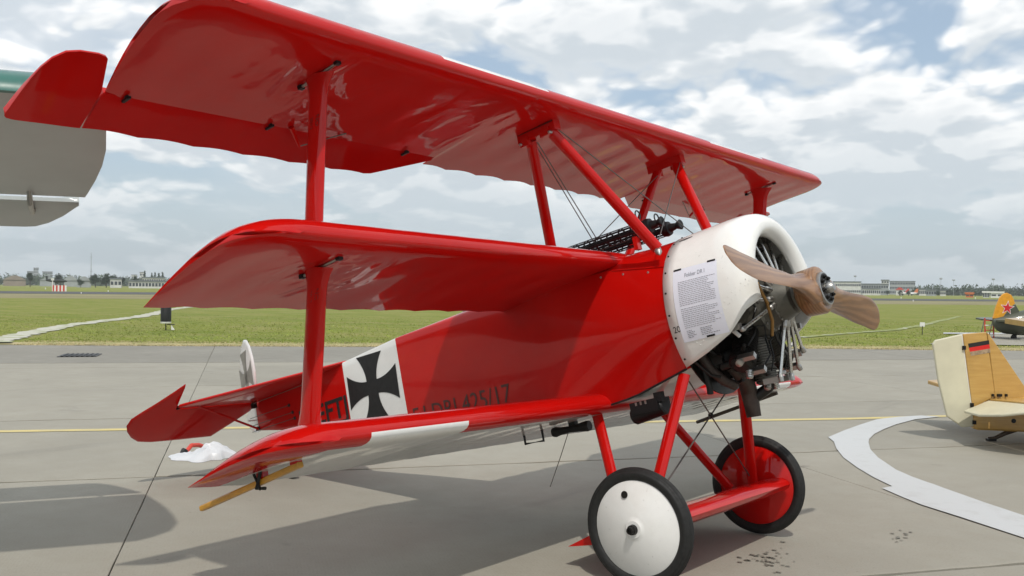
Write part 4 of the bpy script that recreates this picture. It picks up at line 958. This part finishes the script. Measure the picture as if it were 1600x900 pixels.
for xx, ww, z0, z1 in ((-.78, .05, .55, .80), (-.62, .16, .36, .84), (-.40, .24, .26, .90), (.1, .36, .20, 1.05), (1.0, .48, .18, 1.30), (2.4, .58, .25, 1.55), (4.2, .62, .45, 1.75), (6.2, .6, .6, 1.9), (7.0, .3, .9, 1.6)):
    rings.append([(xx, ww*math.cos(t), (z0+z1)/2+(z1-z0)/2*math.sin(t)) for t in np.linspace(0, 2*math.pi, 20, endpoint=False)])
G().loft(rings).obj('fuselage', olive, ru, True, 50)
v, f = prism([(-.72, -.10, .72), (-.80, -.9, .74), (-.70, -1.5, .76), (-.35, -1.6, .78), (.05, -1.0, .79), (.30, -.2, .80)], (0, .02, 1), .06); mesh('tailplane', v, f, olive, ru)
v, f = prism([(-.72, .10, .72), (-.80, .9, .74), (-.70, 1.5, .76), (-.35, 1.6, .78), (.05, 1.0, .79), (.30, .2, .80)], (0, .02, 1), .06); mesh('tailplane', v, f, olive, ru)
G().tube([(.12, 0, .28), (.03, 0, .10)], .035, 8).obj('tail_leg', under_gr, ru); G().lathe([(-.035, .05), (-.04, .09), (0, .115), (.04, .09), (.035, .05)], (0, 0, .115), (0, 1, 0), 20).obj('tail_wheel', rubber, ru, True)
for sg in (-1, 1):
    G().tube([(5.6, sg*1.3, .3), (5.5, sg*.9, .9)], .06, 8).obj('undercarriage_leg', under_gr, ru); G().lathe([(-.08, .1), (-.09, .25), (0, .33), (.09, .25), (.08, .1)], (5.6, sg*1.3, .33), (0, 1, 0), 20).obj('wheel', rubber, ru, True)
    v, f = prism([(4.2, sg*.5, .75), (6.0, sg*.5, .78), (5.7, sg*4.5, 1.05), (4.6, sg*4.5, 1.04)], (0, 0, 1), .14); mesh('wing', v, f, olive, ru)
# red ladder-like rack beside that tail
lp = gnd((1546, 531)); lr = empty('red_step_ladder', (lp[0], lp[1], 0.06), rad(38)); tag(lr, 'small red metal step ladder behind the glider fin', 'ladder')
for xx in (-.16, .16): G().tube([(xx, 0, 0), (xx, .05, .75)], .025, 6).obj('rail', bred, lr); G().tube([(xx, .4, 0), (xx, .05, .75)], .018, 6).obj('rear_rail', steel, lr)
for k in range(4): G().box((0, .01+.01*k, .12+.18*k), (.34, .09, .03)).obj('step', bred if k % 2 else plain_white, lr)
# ================================================================== SMALL THINGS
# crumpled plastic bag behind the lower wing tip
c0 = gnd((322, 715)); bo = empty('tmpx'); bpy.data.objects.remove(bo)
ir, nv, na = 14, [], 40; vv, ff = [], []
right = nrm(np.array([rt[0], rt[1], 0])); away = nrm(np.array([fw[0], fw[1], 0]))
for i in range(ir+1):
    t = i/ir
    for k in range(na):
        an = 2*math.pi*k/na; ra = (.21+.10*max(0, math.cos(an-math.pi-.2))**6*1.6+.05*math.sin(3*an+.5)+.03*math.sin(7*an))*t*(1.25 if math.cos(an) > 0 else 1.15)
        x = ra*math.cos(an); y = ra*math.sin(an)*.9
        h = .060*math.exp(-((x-.03)**2/.010+(y-.02)**2/.03))+.095*math.exp(-((x-.13)**2/.02+(y)**2/.03))+.055*(1-t*t)**.5
        h += .035*(1-t)*(1-2*abs(noise.noise(Vector((x*11+y*4, y*7, 5.)))))+.02*(1-t*t)*(1-3*abs(noise.noise(Vector((x*6-y*14, y*5, 9.)))))
        h += .02*(1-t)*(noise.noise(Vector((x*9, y*9, 3.1)))) + .035*noise.noise(Vector((x*16, y*16, 7.)))*(1-t**4)+.012*noise.noise(Vector((x*40, y*40, 1.)))
        h = max(h, .004+.004*noise.noise(Vector((x*30, y*30, 2)))) if t < 1 else .003
        q = c0+right*x+away*y; vv.append((q[0], q[1], h*.72))
for i in range(ir):
    for k in range(na): ff.append((i*na+k, i*na+(k+1) % na, (i+1)*na+(k+1) % na, (i+1)*na+k))
bag = mesh('plastic_bag', vv, ff, bag_mat, None, True, None, 75); tag(bag, 'crumpled white plastic bag lying on the concrete behind the lower wing tip', 'bag')
s0 = gnd((283, 713)); s1 = gnd((322, 703)); sp_ = empty('tie_down_strap', (s0[0], s0[1], 0)); tag(sp_, 'red strap with black buckle lying behind the white plastic bag', 'strap')
d_ = s1-s0; G().tube([d_*.18+np.array([0, 0, .03]), d_*.4+np.array([0, 0, .085]), d_*.7+np.array([0, 0, .07]), d_*1.+np.array([0, 0, .025])], .022, 8).obj('webbing', bred, sp_, True)
G().tube([d_*.0+np.array([0, 0, .02]), d_*.10+np.array([0, 0, .05]), d_*.2+np.array([0, 0, .035])], [.02, .03, .022], 8).tube([d_*.08+np.array([.03, -.05, .02]), d_*.22+np.array([.02, -.02, .045])], .018, 8).obj('buckle', gun_metal, sp_, True)
# black sensor drum standing in the grass
q = gnd((259, 516), .06); sn = empty('field_sensor', (q[0], q[1], .055)); tag(sn, 'black drum on a white plate standing in the grass below the middle wing tip', 'sensor')
m_px = np.linalg.norm(q-CAM)/FPX
G().tube([(0, 0, 0), (0, 0, 12*m_px)], .02, 8).obj('post', gun_metal, sn)
G().lathe([(10.5*m_px, 7.5*m_px), (12.5*m_px, 8*m_px), (12.8*m_px, 7*m_px)], (0, 0, 0), (0, 0, 1), 24).obj('base_plate', plain_white, sn, True, 30)
G().lathe([(12.6*m_px, 7.0*m_px), (13.5*m_px, 7.6*m_px), (36*m_px, 7.6*m_px), (38*m_px, 6.5*m_px), (38.2*m_px, .01)], (0, 0, 0), (0, 0, 1), 28).obj('drum', black_paint, sn, True, 30)
r_ = right; G().tube([r_*2*m_px+np.array([0, 0, 9*m_px]), r_*13*m_px+np.array([0, 0, 8.5*m_px])], .02, 6).obj('arm', gun_metal, sn)
v, f = prism([r_*8*m_px+np.array([0, 0, 8*m_px]), r_*13*m_px+np.array([0, 0, 1.0*m_px]), r_*8.2*m_px+np.array([0, 0, .8*m_px])], away, .03); mesh('flag_plate', v, f, plain_white, sn)
# little white sign on the grass
q = gnd((1441, 523), .06); sg_ = empty('field_sign', (q[0], q[1], .055)); tag(sg_, 'small white rectangular sign on a thin post in the grass', 'sign'); m_px = np.linalg.norm(q-CAM)/FPX
G().tube([(0, 0, 0), (0, 0, 13*m_px)], .015, 6).obj('post', gun_metal, sg_); v, f = prism([right*a*m_px+np.array([0, 0, b*m_px]) for a, b in ((-3.5, 12), (3.5, 12), (3.5, 18), (-3.5, 18))], away, .02); mesh('board', v, f, plain_white, sg_)
# red and white barrier by the runway
q = gnd((93, 455.2), .06); br = empty('runway_barrier', (q[0], q[1], .06)); tag(br, 'red and white striped barrier board beside the runway', 'barrier'); m_px = np.linalg.norm(q-CAM)/FPX
for k in range(8):
    G().box(right*(k-3.5)*2.5*m_px+np.array([0, 0, 4.3*m_px]), (2.45*m_px, .15, 8.6*m_px), np.stack([right, away, np.array([0, 0, 1.])], 1)).obj('stripe_panel', bred if k % 2 == 0 else plain_white, br)
G().tube([right*-10*m_px, right*-10*m_px+np.array([0, 0, 17*m_px])], .12, 6).obj('lamp_post', plain_white, br); G().box(right*-10*m_px+np.array([0, 0, 17*m_px]), (.5, .5, .5)).obj('lamp', plain_white, br)
# dark helicopter parked across the field
q = far(88, 420); he = empty('helicopter', (q[0], q[1], .06)); m_px = 420/FPX; tag(he, 'dark green helicopter parked across the runway', 'helicopter'); q3 = np.stack([right, away, np.array([0, 0, 1.])], 1)
rings = []
for a, w_, z0, z1 in ((-15, .6, 10.5, 13), (-12, 1., 9.5, 13.2), (-6, 1.6, 8.6, 13.6), (0, 2.4, 8.0, 14.2), (6, 2.6, 8.0, 14.0), (10, 2.2, 8.2, 12.6), (14, 1.2, 9, 11.2), (15.5, .5, 9.6, 10.6)):
    rings.append([right*a*m_px+away*w_*m_px*math.cos(t)+np.array([0, 0, ((z0+z1)/2+(z1-z0)/2*math.sin(t))*m_px]) for t in np.linspace(0, 2*math.pi, 12, endpoint=False)])
G().loft(rings).obj('body', heli_mat, he, True); G().box(right*-13.6*m_px+np.array([0, 0, 15*m_px]), (2.6*m_px, .3, 4.2*m_px), q3).obj('tail_fin', heli_mat, he)
G().box(right*3*m_px+np.array([0, 0, 16.2*m_px]), (5*m_px, 1.5, 4*m_px), q3).obj('rotor_mast', heli_mat, he); 
for s_ in (-1, 1):
    G().box(right*(3+s_*5)*m_px+np.array([0, 0, 18*m_px]), (10*m_px, .5, .12), q3).obj('rotor_blade', heli_mat, he)
    G().tube([right*8*m_px+away*s_*1.2, right*8*m_px+away*s_*1.2+np.array([0, 0, 8.5*m_px])], .15, 6).tube([right*-3*m_px+away*s_*1.2, right*-3*m_px+away*s_*1.2+np.array([0, 0, 8.8*m_px])], .15, 6).obj('landing_leg', heli_mat, he)
# runway marker lights
for x, y, lab in ((71, 452, 'tiny white marker light left of the striped barrier'), (127, 459, 'tiny white marker light on the near runway edge right of the striped barrier'), (169, 456, 'tiny white marker light on the far runway edge below the white hut'), (1427, 471, 'tiny white marker light on the near runway edge below the airliners'), (1524, 467, 'tiny white marker light below the orange container'), (1408, 466.5, 'tiny white marker light below the red roofed hall')):
    q = gnd((x, y), .06); mp_ = np.linalg.norm(q-CAM)/FPX; tag(G().lathe([(0, .6*mp_), (1.5*mp_, .7*mp_), (2.2*mp_, .3*mp_)], (q[0], q[1], .06), (0, 0, 1), 8).obj('runway_light', plain_white), lab, 'light', 'runway marker lights')

# ================================================================== FAR SIDE OF THE FIELD
def bld(name, label, x0, x1, ytop, ybase, d, wall, roof=broof, depth=14., win=None, gable=0., cat='building', group=None, roof_over=.4):
    """building between two pixel columns at distance d; height from the rows"""
    a, b = far(x0, d), far(x1, d); mp_ = d/FPX; L_ = np.linalg.norm(b-a); e = (b-a)/L_; n = np.array([-e[1], e[0], 0]); h = (ybase-ytop)*mp_
    root = empty(name, (a[0], a[1], .06)); frame(root, (a[0], a[1], .06), e, n, (0, 0, 1)); tag(root, label, cat, group)
    G().box((L_/2, depth/2, h/2), (L_, depth, h)).obj('wall', wall, root)
    if gable: v, f = prism([(-roof_over, 0, h), (L_+roof_over, 0, h), (L_*.62, 0, h+gable*mp_), (L_*.38, 0, h+gable*mp_)], (0, 1, 0), depth+1); mesh('roof', [(x, y+depth/2, z+.02) for x, y, z in v], f, roof, root)
    else: G().box((L_/2, depth/2, h+.35), (L_+2*roof_over, depth+2*roof_over, .7)).obj('roof', roof, root)
    if win:
        rows, cols, fh = win
        for r in range(rows):
            for c in range(cols):
                w_ = L_/cols; G().box(((c+.5)*w_, -.04, h*(r+.55)/rows), (w_*.72, .1, h/rows*fh)).obj('window', bwin, root)
    return root
def HY(x): return 443.6+(459.8-443.6)*x/1600      # row of the horizon at column x
def base(x, d): return HY(x)+1.7*FPX/d
def B(name, label, x0, x1, up_px, d, wall, **k): y = base((x0+x1)/2, d); return bld(name, label, x0, x1, HY((x0+x1)/2)-up_px, y, d, wall, **k)
B('terminal_shed', 'long white shed with dark flat roof behind the left trees', 201, 262, 4.5, 520, bw, win=(1, 12, .5), roof=broof)
B('office_block', 'low white block of windows above the dark flat roof', 222, 258, 10, 640, bw, win=(2, 10, .4))
B('white_hut', 'small white flat hut between the left trees', 172, 190, 7.5, 540, bw, win=(1, 3, .4))
B('pale_hangar', 'pale hangar with shallow pitched roof at the field edge', 120, 142, 5, 560, bgry, gable=6, roof=bgry)
B('grey_hangar', 'grey hangar with pitched roof behind the helicopter', 99, 121, 5, 700, bgry, gable=7, roof=bgry)
B('brown_hall', 'wide brown roofed hall at the far left', 5, 40, 5, 760, bbrown, gable=6, roof=bbrown)
B('grey_hall', 'grey hall with a low gable left of the helicopter', 62, 92, 5, 760, bgry, gable=4, roof=bgry)
B('far_block', 'distant pale grey apartment tower', 52, 60, 22, 1800, bgry, win=(6, 3, .5)); B('far_block', 'distant low pale grey apartment slab', 42, 54, 17, 1850, bgry, win=(4, 6, .5)); B('far_block', 'distant grey slab right of the tower', 66, 82, 17, 1900, bgry, win=(4, 6, .5))
B('white_silo_block', 'distant tall white block beyond the shed', 218, 226, 18, 1300, bw, win=(3, 2, .4)); B('white_low_block', 'distant low white block beyond the trees', 205, 214, 14, 1250, bw, win=(2, 3, .4))
B('airport_terminal', 'long white airport terminal with dark window bands', 1302, 1345, 15, 760, bw, win=(2, 14, .35)); B('terminal_wing', 'grey lower terminal wing with window band', 1342, 1388, 12, 780, bgry, win=(2, 12, .4)); B('terminal_wing', 'low white pier in front of the terminal', 1348, 1376, 5, 700, bw, win=(1, 9, .5))
B('control_building', 'square pale tower block beside the terminal', 1377, 1389, 18, 850, bw, win=(4, 3, .45)); B('long_office', 'distant long grey office building behind the terminal', 1390, 1430, 16.5, 1100, bgry, win=(3, 16, .45))
B('red_roof_hall', 'white hall with red roof beside the far aircraft', 1400, 1412, 4.5, 720, bw, gable=3.5, roof=bred); B('white_depot', 'white depot with grey front by the far apron', 1447, 1463, 4, 690, bgry, win=(1, 4, .5)); B('white_store', 'white store building at the edge of the far trees', 1469, 1478, 3.5, 690, bw, win=(1, 3, .4))
B('white_workshop', 'white flat workshop right of the airport terminal', 1436, 1448, 5, 740, bw, win=(1, 4, .5))
B('white_trailer', 'long white trailer by the runway near the yellow fin', 1548, 1568, 1.2, 470, plain_white, win=(1, 2, .3), depth=5, roof=plain_white, cat='trailer'); B('striped_cabin', 'white cabin with dark stripes left of the trailer', 1536, 1546, 1.4, 470, plain_white, win=(1, 4, .8), depth=5, roof=plain_white, cat='cabin'); B('orange_container', 'low orange container standing in the far grass', 1509, 1521, -.4, 480, borange, win=(1, 2, .3), depth=3, roof=borange, cat='container')
# parked airliners: tails and bodies far right
for k, (x, m, lab) in enumerate(((1417, bred, 'distant white airliner with a red tail fin'), (1431, borange, 'distant white airliner with an orange tail fin'))):
    q = far(x, 720); mp_ = 720/FPX; al = empty('airliner', (q[0], q[1], .06)); tag(al, lab, 'airplane', 'airliners across the field')
    rings = [[right*a*mp_+away*r_*math.cos(t)*mp_+np.array([0, 0, (3.2+r_*math.sin(t)+dz)*mp_]) for t in np.linspace(0, 2*math.pi, 10, endpoint=False)] for a, r_, dz in ((-12, .3, 0), (-11, 1.0, 0), (-9, 1.4, 0), (-3, 1.4, 0), (1, .8, .5), (3, .3, 1.))]
    G().loft(rings).obj('fuselage', plain_white, al, True); v, f = prism([right*a*mp_+np.array([0, 0, b*mp_]) for a, b in ((-3, 4.2), (1, 10), (3.6, 10), (2.6, 4))], away, .4); mesh('tail_fin', v, f, m, al)
    for s_ in (-1, 1): v, f = prism([right*-7*mp_+away*s_*1*mp_+np.array([0, 0, 2.4*mp_]), right*-4*mp_+away*s_*1*mp_+np.array([0, 0, 2.4*mp_]), right*-2.5*mp_+away*s_*9*mp_+np.array([0, 0, 3*mp_]), right*-3.8*mp_+away*s_*9*mp_+np.array([0, 0, 3*mp_])], (0, 0, 1), .3); mesh('wing', v, f, plain_white, al)
    G().tube([right*-6*mp_, right*-6*mp_+np.array([0, 0, 2.2*mp_])], .4, 6).tube([right*-10.5*mp_, right*-10.5*mp_+np.array([0, 0, 2.3*mp_])], .3, 6).obj('landing_gear', gun_metal, al)
# light masts and one tall radio mast
for x, upx, d, lab in ((1336, 24, 800, 'slender floodlight mast above the long white terminal'), (1470, 21, 760, 'slender floodlight mast above the small white store'), (1490, 19, 820, 'slender floodlight mast above the trees right of the white store'), (1552, 20.5, 760, 'slender floodlight mast above the long white trailer')):
    q = far(x, d); mp_ = d/FPX; h = upx*mp_+1.7; ms = empty('floodlight_mast', (q[0], q[1], .06)); tag(ms, lab, 'mast', 'floodlight masts'); G().tube([(0, 0, 0), (0, 0, h)], [.16, .08], 6).obj('pole', bgry, ms); G().lathe([(h-.5, .6), (h, 1.1), (h+.6, .9), (h+.7, .1)], (0, 0, 0), (0, 0, 1), 10).obj('lamp_ring', bgry, ms)
q = far(142, 1500); rm = empty('radio_mast', (q[0], q[1], .06)); tag(rm, 'tall thin radio mast rising above the far trees', 'mast'); G().tube([(0, 0, 0), (0, 0, 47*1500/FPX)], [.9, .35], 6).obj('pole', bgry, rm)
for z_ in (20, 40): G().box((0, 0, z_), (2.4, 2.4, .6)).obj('platform', bgry, rm)
# trees: single ones that can be told apart, and the far wood as one mass
def leafcloud(gv, c, rx, ry, rz_, n, s0):
    for _ in range(n):
        d = rng.normal(0, 1, 3); d /= np.linalg.norm(d); r = rng.random()**.45; p = c+d*np.array([rx, ry, rz_])*r*(1+.25*math.sin(5*d[0]+3*d[2])); a, b = rng.normal(0, 1, 3), rng.normal(0, 1, 3); s_ = s0*rng.uniform(.6, 1.4); k = len(gv); gv += [p, p+a*s_, p+b*s_]
def tree(name, label, x, upx, wpx, d, conifer=False, group=None, mat=leaf_dark):
    q = far(x, d); mp_ = d/FPX; h = upx*mp_+1.7; t = empty(name, (q[0], q[1], .06)); tag(t, label, 'tree', group)
    G().tube([(0, 0, 0), (0, 0, h*.35), (.1, 0, h*.8)], [h*.03, h*.022, h*.006], 7).tube([(0, 0, h*.3), (wpx*mp_*.2, .3, h*.6)], [h*.014, h*.005], 5).tube([(0, 0, h*.34), (-wpx*mp_*.22, -.3, h*.62)], [h*.014, h*.005], 5).obj('trunk', bark, t)
    gv = []
    if conifer:
        for k in range(7): z = h*(.15+.82*k/6); leafcloud(gv, np.array([0, 0, z]), wpx*mp_*.5*(1-k/7.2), wpx*mp_*.5*(1-k/7.2), h*.09, 110, h*.03)
    else:
        for k in range(8): leafcloud(gv, np.array([rng.uniform(-.3, .3)*wpx*mp_, rng.uniform(-.25, .25)*wpx*mp_, h*rng.uniform(.38, .80)]), wpx*mp_*.26, wpx*mp_*.24, h*.19, 240, h*.032)
    mesh('crown', gv, [(3*i, 3*i+1, 3*i+2) for i in range(len(gv)//3)], mat, t)
for i, (x, upx, w_, lab) in enumerate(((149, 16, 17, 'broad dark tree between the pale hangar and the white hut'), (166, 17, 16, 'broad dark tree beside the white hut'), (126, 8.5, 10, 'small round tree in front of the pale hangar'), (190, 12, 12, 'bushy tree between the white hut and the dark roofed shed'), (47, 16, 9, 'narrow dark tree right of the brown hall'), (92, 15.5, 12, 'dark tree rising behind the helicopter'), (178, 15, 14, 'dark tree overtopping the white hut'), (212, 13.5, 8, 'small dark tree at the end of the white shed'))): tree('tree', lab, x, upx, w_, 545)
for i, x in enumerate((226, 237, 242, 248, 254)): tree('conifer_tree', 'dark pointed conifer in the row behind the white shed', x, 17.5-1.2*(i % 2)+(2 if i == 0 else 0), 5.5, 700, True, 'conifers behind the white shed')
for x, lab in ((1387, 'small dark tree beside the pale tower block'), (1407, 'small dark tree in front of the red roofed hall'), (1420, 'low dark tree between the two airliners'), (1466, 'low dark tree between depot and store'), (1524, 'low dark bush beside the orange container')): tree('tree', lab, x, 4.5, 7, 640)
def wood(name, label, x0, x1, d, hpx, n, mat, s0):
    gv = []
    for k in range(n):
        x = x0+(x1-x0)*(k+rng.random())/n; dd = d*rng.uniform(.97, 1.06); q = far(x, dd); mp_ = dd/FPX; h = hpx*mp_*rng.uniform(.72, 1.12)*(1+.12*math.sin(x*.13)); leafcloud(gv, q+np.array([0, 0, h*.45]), 7*mp_, 9*mp_, h*.55, 190, s0*.6)
    o = mesh(name, gv, [(3*i, 3*i+1, 3*i+2) for i in range(len(gv)//3)], mat); tag(o, label, 'trees', kind='stuff')
wood('far_wood', 'far line of hazy trees on the left horizon', -260, 330, 1050, 14, 110, leaf_mat, 1.7)
wood('far_wood', 'far line of hazy trees on the right horizon', 1430, 1900, 930, 14, 110, leaf_mat, 1.5)
wood('far_wood', 'far low trees along the horizon behind the triplane', 330, 1440, 1300, 9, 150, leaf_mat, 2.)

# ================================================================== HAZE: pale even air round the whole place
hz = G().box((0, 0, 44), (5400, 5400, 92)).obj('haze', joint_mat); hz.data.materials.clear()
hm = bpy.data.materials.new('pale_air'); hm.use_nodes = True; hm.node_tree.nodes.clear()
hv = hm.node_tree.nodes.new('ShaderNodeVolumePrincipled'); ho = hm.node_tree.nodes.new('ShaderNodeOutputMaterial'); hm.node_tree.links.new(hv.outputs[0], ho.inputs['Volume'])
hv.inputs['Color'].default_value = (.93, .965, .99, 1); hv.inputs['Density'].default_value = .00024; hv.inputs['Anisotropy'].default_value = .2
hz.data.materials.append(hm); tag(hz, kind='stuff')
